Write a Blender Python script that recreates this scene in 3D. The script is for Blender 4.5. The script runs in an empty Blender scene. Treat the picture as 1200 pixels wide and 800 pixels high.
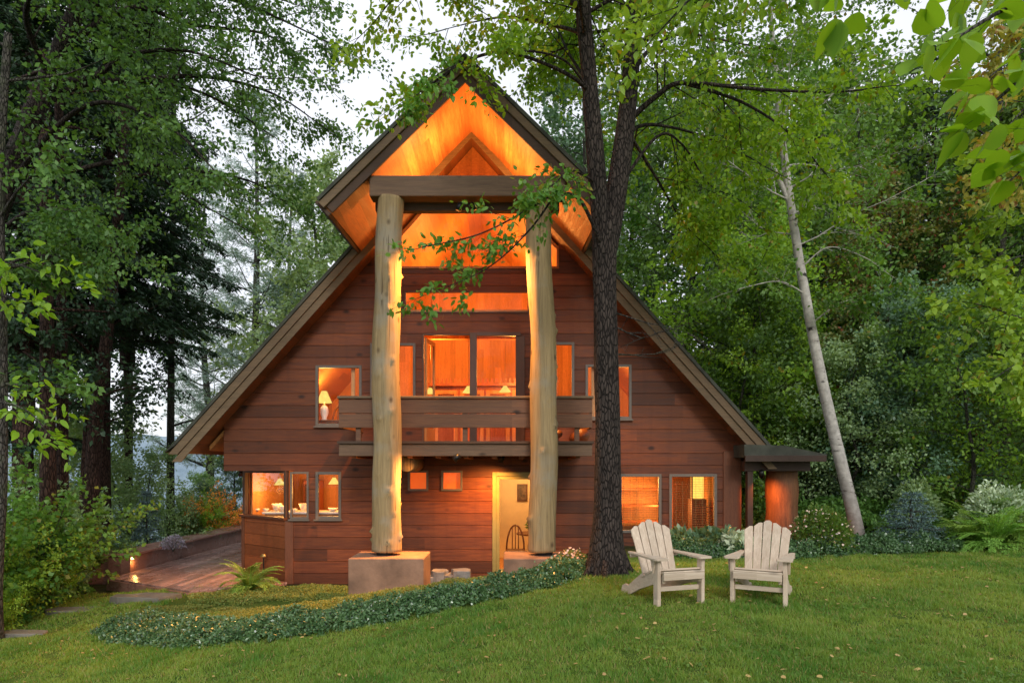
import bpy, math, random
import numpy as np
from mathutils import Vector, noise as mnoise
C = bpy.context
SC = C.scene
COL = SC.collection
F, CX, HY = 800.0, 600.0, 545.0          # lens in photo pixels; eye level line
AX = -0.825                              # ridge line of the house
WY = 14.4                                # front wall plane

def at(px, py, D):                       # world point of a photo pixel at depth D
    return Vector(((px-CX)/F*D, D, (HY-py)/F*D))
def sst(a, b, x):
    t = min(1, max(0, (x-a)/(b-a))); return t*t*(3-2*t)
def ground_z(x, y):
    sp = math.log1p(math.exp(-abs(1-x)*2))/2 + max(0, 1-x)
    z = -1.60 - 0.145*min(sp, 7)
    if sp > 7: z -= 0.03*min(sp-7, 4)
    if sp > 11: z -= 0.3*min(sp-11, 60)
    pad = -2.5 + 0.8*sst(0.7, 1.9, x)
    w = sst(10.7, 12.0, y)*sst(-8.5, -6.5, x)*(1-sst(5.5, 8, x))*(1-sst(23, 26, y))
    z = z*(1-w)+pad*w
    if y > 14 and x > 3: z += 0.035*(min(y, 60)-14)*sst(5, 9, x)
    if y > 17 and x < -5: z -= 0.16*(min(y, 90)-17)*sst(-5, -11, x)*1.0
    z += 0.03*math.sin(x*1.3+0.5)*math.sin(y*1.1)
    return z
def gp(px, py):                          # ground point under a photo pixel
    lo = 3.0
    for i in range(1200):
        D = 3+i*0.03
        p = at(px, py, D)
        if p.z <= ground_z(p.x, p.y): return p
    return at(px, py, 20)

# ------------------------------------------------------------------ mesh helpers
class MB:
    def __init__(s): s.v = []; s.f = []
    def add(s, vs, fs):
        o = len(s.v); s.v += [tuple(p) for p in vs]; s.f += [tuple(i+o for i in f) for f in fs]
    def box(s, x0, y0, z0, x1, y1, z1):
        s.add([(x0,y0,z0),(x1,y0,z0),(x1,y1,z0),(x0,y1,z0),(x0,y0,z1),(x1,y0,z1),(x1,y1,z1),(x0,y1,z1)],
              [(3,2,1,0),(4,5,6,7),(0,1,5,4),(1,2,6,5),(2,3,7,6),(3,0,4,7)])
    def hexa(s, p): s.add(p, [(3,2,1,0),(4,5,6,7),(0,1,5,4),(1,2,6,5),(2,3,7,6),(3,0,4,7)])
    def prism_xz(s, poly, y0, y1):       # polygon in x,z extruded along y
        n = len(poly)
        s.add([(x, y0, z) for x, z in poly]+[(x, y1, z) for x, z in poly],
              [tuple(range(n)), tuple(range(2*n-1, n-1, -1))]+[(i, i+n, (i+1) % n+n, (i+1) % n) for i in range(n)])
    def prism_xy(s, poly, z0, z1):
        n = len(poly)
        s.add([(x, y, z0) for x, y in poly]+[(x, y, z1) for x, y in poly],
              [tuple(range(n-1, -1, -1)), tuple(range(n, 2*n))]+[(i, (i+1) % n, (i+1) % n+n, i+n) for i in range(n)])
    def beam(s, a, b, w, h, up=(0, 0, 1)):
        a = Vector(a); b = Vector(b); d = (b-a).normalized(); up = Vector(up)
        sd = d.cross(up).normalized(); u = sd.cross(d).normalized()
        p = []
        for q in (a, b):
            for i, j in ((-1,-1),(1,-1),(1,1),(-1,1)): p.append(q+sd*(i*w/2)+u*(j*h/2))
        s.add(p, [(3,2,1,0),(4,5,6,7),(0,1,5,4),(1,2,6,5),(2,3,7,6),(3,0,4,7)])
    def tube(s, pts, rads, n=8, cap=True, fn=None):
        pts = [Vector(p) for p in pts]; m = len(pts); vs = []
        t0 = (pts[1]-pts[0]).normalized()
        ref = Vector((1, 0, 0)) if abs(t0.x) < 0.8 else Vector((0, 1, 0))
        u = t0.cross(ref).normalized()
        for i in range(m):
            t = (pts[min(i+1, m-1)]-pts[max(i-1, 0)]).normalized()
            u = (u-t*u.dot(t)).normalized(); w = t.cross(u)
            for k in range(n):
                a = 2*math.pi*k/n
                d = u*math.cos(a)+w*math.sin(a); r = rads[i]
                if fn: r = fn(i, a, r, pts[i])
                vs.append(pts[i]+d*r)
        fs = [(i*n+k, i*n+(k+1) % n, (i+1)*n+(k+1) % n, (i+1)*n+k) for i in range(m-1) for k in range(n)]
        if cap: fs += [tuple(range(n-1, -1, -1)), tuple(range((m-1)*n, m*n))]
        s.add(vs, fs)
    def lathe(s, cx, cy, prof, n=16):
        vs = []; m = len(prof)
        for r, z in prof:
            for k in range(n):
                a = 2*math.pi*k/n; vs.append((cx+r*math.cos(a), cy+r*math.sin(a), z))
        s.add(vs, [(i*n+k, i*n+(k+1) % n, (i+1)*n+(k+1) % n, (i+1)*n+k) for i in range(m-1) for k in range(n)])
    def build(s, name, mat, parent=None, smooth=False, bevel=0, xf=None):
        me = bpy.data.meshes.new(name)
        vs = s.v if xf is None else [tuple(xf(Vector(p))) for p in s.v]
        me.from_pydata(vs, [], s.f); me.update()
        if smooth: me.polygons.foreach_set('use_smooth', [True]*len(me.polygons))
        me.materials.append(mat)
        o = bpy.data.objects.new(name, me); COL.objects.link(o)
        if parent: o.parent = parent; o.location = -parent.location if parent.parent is None else (0, 0, 0)
        if bevel:
            b = o.modifiers.new('Bevel', 'BEVEL'); b.width = bevel; b.segments = 2; b.limit_method = 'ANGLE'
        return o
def fastmesh(name, V, Fq, mat, parent=None, local=False):
    V = np.asarray(V, dtype=np.float32); Fq = np.asarray(Fq, dtype=np.int32)
    k = Fq.shape[1]; me = bpy.data.meshes.new(name)
    me.vertices.add(len(V)); me.vertices.foreach_set('co', V.ravel())
    me.loops.add(Fq.size); me.loops.foreach_set('vertex_index', Fq.ravel())
    me.polygons.add(len(Fq)); me.polygons.foreach_set('loop_start', np.arange(0, Fq.size, k, dtype=np.int32))
    me.update(calc_edges=True); me.materials.append(mat)
    o = bpy.data.objects.new(name, me); COL.objects.link(o)
    if parent:
        o.parent = parent
        if not local: o.location = -parent.location
    return o
def tag(o, label=None, cat=None, group=None, kind=None):
    if label: o['label'] = label
    if cat: o['category'] = cat
    if group: o['group'] = group
    if kind: o['kind'] = kind
    return o
def empty(name, loc, label, cat, group=None, rz=0):
    o = bpy.data.objects.new(name, None); COL.objects.link(o); o.location = loc; o.rotation_euler = (0, 0, rz)
    o.empty_display_size = 0.2
    return tag(o, label, cat, group)
def copy_tree(o, parent=None):
    c = o.copy(); COL.objects.link(c); c.parent = parent
    for ch in o.children: copy_tree(ch, c)
    return c

# ------------------------------------------------------------------ materials
def newmat(name):
    m = bpy.data.materials.new(name); m.use_nodes = True
    nt = m.node_tree; nt.nodes.clear()
    out = nt.nodes.new('ShaderNodeOutputMaterial')
    return m, nt, out
class NT:
    def __init__(s, nt): s.nt = nt
    def n(s, typ, ins=None, **kw):
        nd = s.nt.nodes.new('ShaderNode'+typ)
        for k, v in kw.items(): setattr(nd, k, v)
        for k, v in (ins or {}).items():
            if hasattr(v, 'links'): s.nt.links.new(v, nd.inputs[k])
            else: nd.inputs[k].default_value = v
        return nd
    def math(s, op, a, b=0.0): return s.n('Math', {0: a, 1: b}, operation=op).outputs[0]
    def mapr(s, v, a, b, c, d): return s.n('MapRange', {0: v, 1: a, 2: b, 3: c, 4: d}).outputs[0]
    def mix(s, f, a, b, mode='MIX'):
        nd = s.n('Mix', None, data_type='RGBA', blend_type=mode)
        for i, v in ((0, f), (6, a), (7, b)):
            if hasattr(v, 'links'): s.nt.links.new(v, nd.inputs[i])
            else: nd.inputs[i].default_value = v if i == 0 else (tuple(v)+(1,))[:4]
        return nd.outputs[2]
    def noise(s, vec, scale, detail=4, rough=.6, dist=0):
        return s.n('TexNoise', {'Vector': vec, 'Scale': scale, 'Detail': detail, 'Roughness': rough, 'Distortion': dist}).outputs[0]
    def scalev(s, vec, sc):
        return s.n('Mapping', {'Vector': vec, 'Scale': sc}).outputs[0]
    def bump(s, h, strength, dist=0.02):
        return s.n('Bump', {'Height': h, 'Strength': strength, 'Distance': dist}).outputs[0]
def principled(N, out, col, rough=.6, bump=None, spec=.4, extra=None):
    b = N.n('BsdfPrincipled', {'Base Color': col if hasattr(col, 'links') else tuple(col)+(1,), 'Roughness': rough, 'Specular IOR Level': spec})
    if bump is not None: N.nt.links.new(bump, b.inputs['Normal'])
    for k, v in (extra or {}).items(): b.inputs[k].default_value = v
    N.nt.links.new(b.outputs[0], out.inputs[0]); return b

def wood(name, ca, cb, rough=.55, course=0.25, off=0.0, axis='X', vaxis='Z', knots=True, spec=.35, grain=1.0, boardlen=3.7, var=.35, wet=0):
    m, nt, out = newmat(name); N = NT(nt)
    P = N.n('NewGeometry').outputs['Position'] if axis[0] != 'O' else N.n('TexCoord').outputs['Object']
    if axis[0] == 'O': axis = axis[1]
    sx = N.n('SeparateXYZ', {0: P})
    u = sx.outputs[axis]; v = sx.outputs[vaxis]
    ci = N.math('FLOOR', N.math('DIVIDE', N.math('SUBTRACT', v, off), course))
    sh = N.math('MULTIPLY', N.math('SINE', N.math('MULTIPLY', ci, 12.9)), 7.7)
    bi = N.math('FLOOR', N.math('DIVIDE', N.math('ADD', u, sh), boardlen))
    rnd = N.n('TexWhiteNoise', {'Vector': N.n('CombineXYZ', {0: ci, 1: bi}).outputs[0]}, noise_dimensions='3D')
    stretch = {'X': (1.1, 9, 16), 'Y': (9, 1.1, 16), 'Z': (16, 16, 1.1)}[axis]
    vv = N.n('VectorMath', {0: N.scalev(P, stretch), 1: N.n('VectorMath', {0: rnd.outputs[1], 3: 20.0}, operation='SCALE').outputs[0]}, operation='ADD').outputs[0]
    g1 = N.noise(vv, 1.6, 6, .65, .6)
    g2 = N.noise(N.scalev(vv, (1, 1, 3)), 4.0, 4, .7)
    col = N.mix(N.mapr(g1, .3, .72, 0, 1), ca, cb)
    col = N.mix(N.mapr(g2, .45, .8, 0, .55*grain), col, tuple(c*.35 for c in ca))
    col = N.mix(1.0, col, N.n('CombineColor', {0: N.mapr(rnd.outputs[0], 0, 1, 1-var, 1+var*.6), 1: N.mapr(rnd.outputs[0], 0, 1, 1-var, 1+var*.5), 2: N.mapr(rnd.outputs[0], 0, 1, 1-var, 1+var*.5)}).outputs[0], 'MULTIPLY')
    big = N.noise(P, .7, 3, .5)
    col = N.mix(N.mapr(big, .35, .7, 0, .45), col, N.mix(1, col, (.55, .5, .5), 'MULTIPLY'))
    if knots:
        vo = N.n('TexVoronoi', {'Vector': N.scalev(P, (1.5, 1.5, 2.6)), 'Scale': 1.0, 'Randomness': 1.0})
        k = N.mapr(vo.outputs['Distance'], .06, .15, .9, 0)
        col = N.mix(k, col, tuple(c*.16 for c in ca))
    if 'siding' in name or 'bay' in name:
        st = N.noise(N.scalev(P, (5, 5, .35)), 1.0, 4, .6)
        col = N.mix(N.mapr(st, .5, .72, 0, .45), col, N.mix(1, col, (.5, .46, .45), 'MULTIPLY'))
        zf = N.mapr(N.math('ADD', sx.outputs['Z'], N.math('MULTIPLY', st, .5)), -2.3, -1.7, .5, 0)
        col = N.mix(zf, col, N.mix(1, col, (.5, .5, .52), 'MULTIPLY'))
    b = N.bump(N.math('ADD', g1, g2), .35, .01)
    r = N.mapr(g1, .3, .7, rough-.1, rough+.15)
    if wet: r = N.mapr(N.noise(P, 1.7, 4, .6), .35, .62, wet, rough)
    principled(N, out, col, r, b, spec)
    return m
def plain(name, col, rough=.5, var=.15, sc=6, spec=.4, metallic=0, bump=.2, emit=None, es=0):
    m, nt, out = newmat(name); N = NT(nt)
    P = N.n('TexCoord').outputs['Object']
    n = N.noise(P, sc, 5, .6); n2 = N.noise(P, sc*9, 3, .6)
    c = N.mix(N.mapr(n, .3, .7, 0, 1), tuple(x*(1-var) for x in col), tuple(min(1, x*(1+var)) for x in col))
    b = principled(N, out, c, rough, N.bump(n2, bump, .01), spec, {'Metallic': metallic})
    if emit: b.inputs['Emission Color'].default_value = tuple(emit)+(1,); b.inputs['Emission Strength'].default_value = es
    return m
def glow(name, col, s):
    m, nt, out = newmat(name); N = NT(nt)
    P = N.n('TexCoord').outputs['Object']
    e = N.n('Emission', {'Color': tuple(col)+(1,), 'Strength': N.mapr(N.noise(P, 8, 2), .3, .7, s*.85, s*1.15)})
    nt.links.new(e.outputs[0], out.inputs[0]); return m
LB = 1.9
def leafmat(name, a, b, rare=None, rare_amt=.06, trans=.35, rough=.42, patch=1.0, pw=.45, spec=.35):
    a, b = [tuple(c*LB for c in q) for q in (a, b)]
    m, nt, out = newmat(name); N = NT(nt)
    G = N.n('NewGeometry'); O = N.n('ObjectInfo')
    r = G.outputs['Random Per Island']
    f = N.math('ADD', N.math('MULTIPLY', r, 1-pw), N.math('MULTIPLY', N.mapr(N.noise(G.outputs['Position'], patch, 5, .65), .35, .65, 0, 1), pw))
    col = N.mix(f, a, b)
    if rare: col = N.mix(N.math('GREATER_THAN', N.math('FRACT', N.math('MULTIPLY', r, 17.31)), 1-rare_amt), col, rare)
    hs = N.n('HueSaturation', {'Hue': N.mapr(O.outputs['Random'], 0, 1, .487, .513), 'Saturation': 1.0, 'Value': N.mapr(O.outputs['Random'], 0, 1, .85, 1.15), 'Fac': 1.0, 'Color': col})
    col = hs.outputs[0]
    p = N.n('BsdfPrincipled', {'Base Color': col, 'Roughness': rough, 'Specular IOR Level': spec})
    t = N.n('BsdfTranslucent', {'Color': N.mix(1, col, (1.5, 1.35, .5), 'MULTIPLY')})
    mx = N.n('MixShader', {0: trans, 1: p.outputs[0], 2: t.outputs[0]})
    nt.links.new(mx.outputs[0], out.inputs[0]); return m
def barkmat(name, a, b, scale=1.0, moss=None, stretch=.28, strength=.9):
    m, nt, out = newmat(name); N = NT(nt)
    P = N.n('NewGeometry').outputs['Position']
    v = N.scalev(P, (1, 1, stretch))
    vo = N.n('TexVoronoi', {'Vector': v, 'Scale': 26*scale, 'Randomness': 1}, feature='DISTANCE_TO_EDGE')
    e = N.mapr(vo.outputs['Distance'], 0, .16, 0, 1)
    n = N.noise(v, 14*scale, 6, .7)
    col = N.mix(N.mapr(n, .3, .7, 0, 1), a, b)
    col = N.mix(e, tuple(c*.3 for c in a), col)
    if moss: col = N.mix(N.mapr(N.noise(P, 3, 4), .5, .7, 0, .6), col, moss)
    h = N.math('ADD', N.math('MULTIPLY', e, .7), n)
    principled(N, out, col, .85, N.bump(h, strength, .03), .2)
    return m

M = {}
CO = 0.2525
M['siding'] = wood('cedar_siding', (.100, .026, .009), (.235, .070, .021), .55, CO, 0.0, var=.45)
M['sidewall'] = wood('cedar_side', (.105, .030, .013), (.19, .055, .024), .55, CO, 0.0, axis='Y')
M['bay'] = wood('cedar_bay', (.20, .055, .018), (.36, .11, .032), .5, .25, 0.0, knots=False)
M['trim'] = wood('trim_board', (.13, .045, .02), (.2, .075, .035), .55, 9, 0, knots=False, axis='Z', vaxis='X')
M['beam'] = wood('weathered_beam', (.13, .078, .046), (.25, .155, .095), .7, 3, 0, var=.2)
M['rail'] = wood('rail_board', (.13, .058, .030), (.25, .12, .062), .6, 3, 0, var=.2)
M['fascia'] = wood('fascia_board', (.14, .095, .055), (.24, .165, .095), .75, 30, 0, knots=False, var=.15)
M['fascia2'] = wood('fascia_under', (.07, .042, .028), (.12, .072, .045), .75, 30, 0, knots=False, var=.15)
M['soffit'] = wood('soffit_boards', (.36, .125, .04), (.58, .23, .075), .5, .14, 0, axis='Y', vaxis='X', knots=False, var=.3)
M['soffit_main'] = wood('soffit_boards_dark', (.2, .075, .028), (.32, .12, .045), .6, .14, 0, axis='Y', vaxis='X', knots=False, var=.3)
M['inner'] = wood('interior_pine', (.50, .22, .075), (.70, .34, .12), .45, .16, 0, axis='Z', vaxis='X', knots=False, var=.22)
M['innerh'] = wood('interior_ceiling_pine', (.50, .22, .075), (.72, .35, .12), .45, .14, 0, axis='Y', vaxis='X', knots=False, var=.22)
M['cabinet'] = wood('cabinet_wood', (.30, .085, .03), (.48, .15, .05), .35, .5, 0, axis='Z', vaxis='X', knots=False, var=.25)
M['furn'] = wood('dark_furniture', (.14, .05, .02), (.25, .09, .035), .35, 5, 0, knots=False)
M['deck'] = wood('wet_deck_boards', (.30, .17, .14), (.50, .34, .30), .34, .14, 0, axis='Y', vaxis='X', knots=False, var=.4, spec=.6, wet=.12)
M['bench'] = wood('wet_bench_boards', (.26, .12, .09), (.42, .23, .18), .45, .3, 0, axis='Y', vaxis='X', knots=False, var=.25, spec=.6, wet=.12)
M['chair'] = wood('pale_pine', (.50, .39, .28), (.70, .59, .46), .6, 5, 0, axis='OX', knots=True, var=.08, grain=.3)
M['chairv'] = wood('pale_pine_upright', (.50, .39, .28), (.70, .59, .46), .6, .115, .0575, axis='OZ', vaxis='X', knots=True, var=.10, grain=.3)
M['porchwood'] = plain('dark_porch_wood', (.045, .024, .015), .6, .2, 5)
M['postred'] = wood('porch_log_wood', (.16, .07, .03), (.34, .15, .06), .6, 9, 0, knots=False, axis='Z', vaxis='X')
M['shingle'] = plain('roof_shingle', (.055, .058, .045), .9, .4, 4)
M['frame'] = plain('grey_window_frame', (.125, .105, .085), .5, .1)
M['framedk'] = plain('brown_window_frame', (.09, .045, .028), .5, .1)
M['olive'] = plain('olive_door_frame', (.26, .22, .07), .5, .12)
M['concrete'] = plain('tan_concrete', (.25, .14, .088), .85, .38, 2.2, bump=.8)
M['footing'] = plain('grey_footing', (.3, .28, .26), .9, .2, 4, bump=.5)
M['steel'] = plain('black_steel', (.02, .02, .02), .4, .1, metallic=.6)
M['stone'] = plain('field_stone', (.24, .22, .20), .85, .35, 7, bump=.8)
M['slate'] = plain('wet_flagstone', (.16, .145, .12), .45, .35, 3, bump=.6)
M['cream'] = plain('cream_plaster', (.75, .58, .36), .8, .05)
M['china'] = plain('white_china', (.8, .74, .64), .3, .05)
M['picture'] = plain('dark_print', (.12, .07, .04), .5, .8, 14)
M['redcurtain'] = plain('backlit_red_blind', (.75, .16, .04), .8, .2, 12, emit=(1, .13, .015), es=.55)  # glow of the lit room is put into the blind as emission
M['shade'] = glow('lit_lamp_shade', (1.0, .72, .16), 1.05)
M['shade2'] = glow('lit_paper_lamp', (1.0, .60, .10), 1.5)
M['bulb'] = glow('lit_bulb', (1.0, .75, .3), 6)
M['brass'] = plain('brass', (.5, .33, .12), .35, .1, metallic=.8)
# glass
m, nt, out = newmat('window_glass'); N = NT(nt)
fr = N.n('Fresnel', {'IOR': 1.45}); 
mx = N.n('MixShader', {0: N.math('MULTIPLY', fr.outputs[0], .18), 1: N.n('BsdfTransparent').outputs[0], 2: N.n('BsdfGlossy', {'Roughness': .02}).outputs[0]})
nt.links.new(mx.outputs[0], out.inputs[0]); M['glass'] = m
# sheer screen with fine squares
m, nt, out = newmat('lace_screen'); N = NT(nt)
br = N.n('TexBrick', {'Vector': N.n('CombineXYZ', {0: N.n('SeparateXYZ', {0: N.n('NewGeometry').outputs['Position']}).outputs[0], 1: N.n('SeparateXYZ', {0: N.n('NewGeometry').outputs['Position']}).outputs[2]}).outputs[0], 'Color1': (0, 0, 0, 1), 'Color2': (0, 0, 0, 1), 'Mortar': (1, 1, 1, 1), 'Scale': 1.0, 'Mortar Size': .006, 'Brick Width': .14, 'Row Height': .05}, offset=0)
d = N.n('BsdfDiffuse', {'Color': (.35, .2, .08, 1)})
mx = N.n('MixShader', {0: N.math('ADD', N.math('MULTIPLY', br.outputs[0], .38), .04), 1: N.n('BsdfTransparent').outputs[0], 2: d.outputs[0]})
nt.links.new(mx.outputs[0], out.inputs[0]); M['lace'] = m
# pale peeled log
m, nt, out = newmat('peeled_log'); N = NT(nt)
P = N.n('NewGeometry').outputs['Position']
g = N.noise(N.scalev(P, (13, 13, .8)), 1.3, 7, .7, .8)
col = N.mix(N.mapr(g, .3, .7, 0, 1), (.19, .13, .06), (.38, .275, .135))
col = N.mix(N.mapr(N.noise(P, 1.8, 4), .48, .7, 0, .7), col, (.27, .245, .19))
cr = N.mapr(N.noise(N.scalev(P, (22, 22, .5)), 1.0, 3, .5, .5), .62, .68, 0, .75)
col = N.mix(cr, col, (.07, .045, .02))
vo = N.n('TexVoronoi', {'Vector': N.scalev(P, (2.4, 2.4, 1.7)), 'Scale': 1.3})
col = N.mix(N.mapr(vo.outputs['Distance'], .05, .16, .85, 0), col, (.07, .04, .018))
h = N.math('SUBTRACT', g, cr)
principled(N, out, col, .65, N.bump(h, .4, .015), .3); M['log'] = m
M['bark'] = barkmat('rough_bark', (.028, .021, .018), (.080, .062, .052))
M['bark2'] = barkmat('reddish_bark', (.045, .026, .020), (.10, .058, .045), .8)
M['barkg'] = barkmat('grey_bark', (.05, .045, .038), (.12, .11, .095), 1.2, (.06, .08, .03))
# birch
m, nt, out = newmat('birch_bark'); N = NT(nt)
P = N.n('NewGeometry').outputs['Position']
l1 = N.mapr(N.noise(N.scalev(P, (2.2, 2.2, 14)), 1.5, 5, .7), .60, .67, 0, 1)
l2 = N.mapr(N.noise(N.scalev(P, (1, 1, 1.8)), 2.4, 3, .6), .62, .68, 0, 1)
col = N.mix(N.mapr(N.noise(P, 9, 4), .3, .7, 0, 1), (.34, .31, .28), (.60, .56, .51))
col = N.mix(l1, col, (.10, .08, .07)); col = N.mix(l2, col, (.035, .03, .028))
zz = N.n('SeparateXYZ', {0: P}).outputs[2]
col = N.mix(N.mapr(zz, -1.7, .2, .65, 0), col, (.13, .10, .08))
principled(N, out, col, .7, N.bump(l1, .5, .01), .3); M['birch'] = m
# leaves
M['leafmain'] = leafmat('bright_maple_leaf', (.06, .14, .012), (.17, .28, .025), (.26, .26, .02), .03, .52)
M['leafdk'] = leafmat('deep_green_leaf', (.024, .066, .018), (.085, .17, .032), None, 0, .3)
M['leafcan'] = leafmat('canopy_leaf', (.024, .064, .018), (.085, .16, .04), None, 0, .42)
M['leaflime'] = leafmat('lime_leaf', (.07, .15, .012), (.15, .26, .02), None, 0, .5)
M['leafmid'] = leafmat('mid_green_leaf', (.035, .085, .015), (.10, .18, .03), (.22, .2, .03), .03, .38)
M['leafyel'] = leafmat('yellow_green_leaf', (.08, .16, .018), (.19, .29, .035), (.30, .24, .03), .03, .42)
M['leafblue'] = leafmat('cool_green_leaf', (.035, .085, .050), (.10, .17, .10), None, 0, .3, .35, spec=.6)
M['leafred'] = leafmat('turning_red_leaf', (.05, .10, .02), (.13, .115, .035), (.24, .09, .04), .12, .35)
M['leafpale'] = leafmat('pale_mist_tinted_leaf', (.09, .16, .08), (.22, .31, .15), None, 0, .35)  # pale green; on far trees the mist is painted into this colour
M['leafyl2'] = leafmat('autumn_yellow_leaf', (.12, .15, .03), (.26, .22, .05), (.32, .17, .05), .1, .4)
M['hemlock'] = leafmat('hemlock_needles', (.008, .024, .014), (.030, .062, .026), None, 0, .12, .55)
M['hemlockg'] = leafmat('hemlock_needles_grey', (.030, .055, .042), (.075, .12, .075), None, 0, .15, .55)
M['pine'] = leafmat('haze_tinted_pine_needles', (.13, .19, .175), (.24, .31, .29), None, 0, .15, .6)  # distance haze is mixed into the needle colour
M['spruce'] = leafmat('blue_spruce_needles', (.045, .085, .085), (.11, .17, .17), None, 0, .1, .5)
M['fern'] = leafmat('fern_frond', (.09, .17, .03), (.18, .29, .06), None, 0, .35)
M['hosta'] = leafmat('white_edged_leaf', (.07, .13, .06), (.42, .48, .36), None, 0, .2)
M['flower'] = leafmat('pink_white_flowers', (.55, .38, .38), (.72, .62, .60), None, 0, .3)
M['lavender'] = leafmat('lavender_flowers', (.16, .14, .20), (.30, .27, .36), (.15, .2, .1), .2, .2)
M['litter'] = leafmat('dry_leaf', (.16, .10, .04), (.30, .22, .08), None, 0, .1)
M['autumn'] = leafmat('orange_red_leaf', (.38, .09, .03), (.55, .24, .06), (.2, .22, .04), .3, .4)
M['peri'] = leafmat('glossy_groundcover', (.020, .062, .022), (.070, .135, .050), (.16, .22, .18), .03, .12, .3, 1.5, spec=.7)
M['mossleaf'] = leafmat('yellow_groundcover', (.05, .085, .018), (.15, .15, .035), (.22, .15, .04), .03, .25, .5, 1.2)
LB = 1.3
M['grass'] = leafmat('grass_blade', (.052, .155, .020), (.225, .285, .052), (.36, .28, .12), .08, .38, .5, .75, pw=.72)

# ------------------------------------------------------------------ ground
m, nt, out = newmat('lawn_ground'); N = NT(nt)
P = N.n('NewGeometry').outputs['Position']; sx = N.n('SeparateXYZ', {0: P})
n1 = N.noise(P, .9, 5, .6); n2 = N.noise(P, 22, 4, .7)
lawn = N.mix(N.mapr(n1, .35, .65, 0, 1), (.055, .12, .018), (.14, .17, .03))
lawn = N.mix(N.mapr(n2, .4, .7, 0, .6), lawn, (.035, .05, .012))
soil = N.mix(N.mapr(N.noise(P, 3, 5), .35, .65, 0, 1), (.028, .028, .014), (.05, .06, .022))
wv = N.math('ADD', sx.outputs[1], N.math('MULTIPLY', n1, 1.2))
f = N.mapr(wv, 13.6, 14.6, 0, 1)
f2 = N.mapr(N.math('SUBTRACT', sx.outputs[0], N.math('MULTIPLY', n1, 1.0)), -8.7, -9.6, 0, 1)
col = N.mix(N.math('MAXIMUM', f, f2), lawn, soil)
principled(N, out, col, .95, N.bump(N.math('ADD', n2, N.noise(P, 90, 2)), .8, .02), .1); M['ground'] = m
xs = sorted(set([round(v, 3) for v in list(np.arange(-14, 14.01, .25))+list(np.arange(-60, 60.1, 2.5))+list(np.arange(-900, 901, 60))]))
ys = sorted(set([round(v, 3) for v in list(np.arange(2, 20.01, .25))+list(np.arange(-40, 80.1, 2.5))+list(np.arange(-600, 1201, 60))]))
V = []; 
for y in ys:
    for x in xs: V.append((x, y, ground_z(x, y)))
nx = len(xs); Q = [(j*nx+i, j*nx+i+1, (j+1)*nx+i+1, (j+1)*nx+i) for j in range(len(ys)-1) for i in range(nx-1)]
g = fastmesh('ground', V, Q, M['ground']); tag(g, kind='structure')
g.data.polygons.foreach_set('use_smooth', [True]*len(g.data.polygons))
# far hills, their mist painted into the surface colour
m, nt, out = newmat('haze_coloured_hill'); N = NT(nt)
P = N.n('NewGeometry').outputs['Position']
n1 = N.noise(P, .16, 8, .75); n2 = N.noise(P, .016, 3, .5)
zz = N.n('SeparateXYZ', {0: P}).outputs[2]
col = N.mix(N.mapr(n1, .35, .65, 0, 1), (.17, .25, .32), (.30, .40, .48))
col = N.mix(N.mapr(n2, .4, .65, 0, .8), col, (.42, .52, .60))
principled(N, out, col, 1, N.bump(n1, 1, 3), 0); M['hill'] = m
V = []; Q = []
nX, nY = 90, 40
for j in range(nY):
    for i in range(nX):
        x = -560+i*13.5; y = 170+j*10
        h = 62*sst(0, 1, j/26)*(0.75+.25*mnoise.noise(Vector((x*.008, y*.01, 3))))+10*mnoise.noise(Vector((x*.02, y*.02, 0)))*(j/nY)
        h += 3*mnoise.noise(Vector((x*.12, y*.12, 5)))
        V.append((x, y, -30+h+ (0 if x < 0 else -.02*x)))
Q = [(j*nX+i, j*nX+i+1, (j+1)*nX+i+1, (j+1)*nX+i) for j in range(nY-1) for i in range(nX-1)]
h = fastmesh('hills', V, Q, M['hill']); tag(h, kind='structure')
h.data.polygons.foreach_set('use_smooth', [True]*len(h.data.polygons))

def nrm(a): return a/np.maximum(1e-9, np.linalg.norm(a, axis=-1, keepdims=True))
SH = {  # leaf outlines: (along, across) with fold
 'd': [(0, 0), (.45, .5), (1, 0), (.45, -.5)],
 'o': [(0, 0), (.22, .42), (.6, .46), (1, 0), (.6, -.46), (.22, -.42)],
 'f': [(0, 0), (.08, .28), (.28, .5), (.52, .48), (.78, .27), (1, 0), (.78, -.27), (.52, -.48), (.28, -.5), (.08, -.28)]}
def leaves_mesh(name, P, A, L, Wd, mat, parent=None, seed=0, shape='d', up=.8, fold=.12, local=True):
    r = np.random.default_rng(seed); P = np.asarray(P, float); n = len(P)
    A = nrm(np.asarray(A, float)); nn = nrm(r.normal(size=(n, 3))*.75+np.array([0, 0, up]))
    B = nrm(np.cross(A, nn)); Nn = np.cross(B, A)
    L = L*r.uniform(.65, 1.2, n)[:, None]; Wd = Wd*r.uniform(.75, 1.15, n)[:, None]
    sh = SH[shape]; k = len(sh); V = np.zeros((n, k, 3))
    for i, (u, w) in enumerate(sh):
        V[:, i] = P+A*L*u+B*Wd*2*w*.5+Nn*(fold*abs(w)*Wd)-np.array([0, 0, 1])*(u*u*L*.12)
    return fastmesh(name, V.reshape(-1, 3), np.arange(n*k).reshape(n, k), mat, parent, local)
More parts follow.
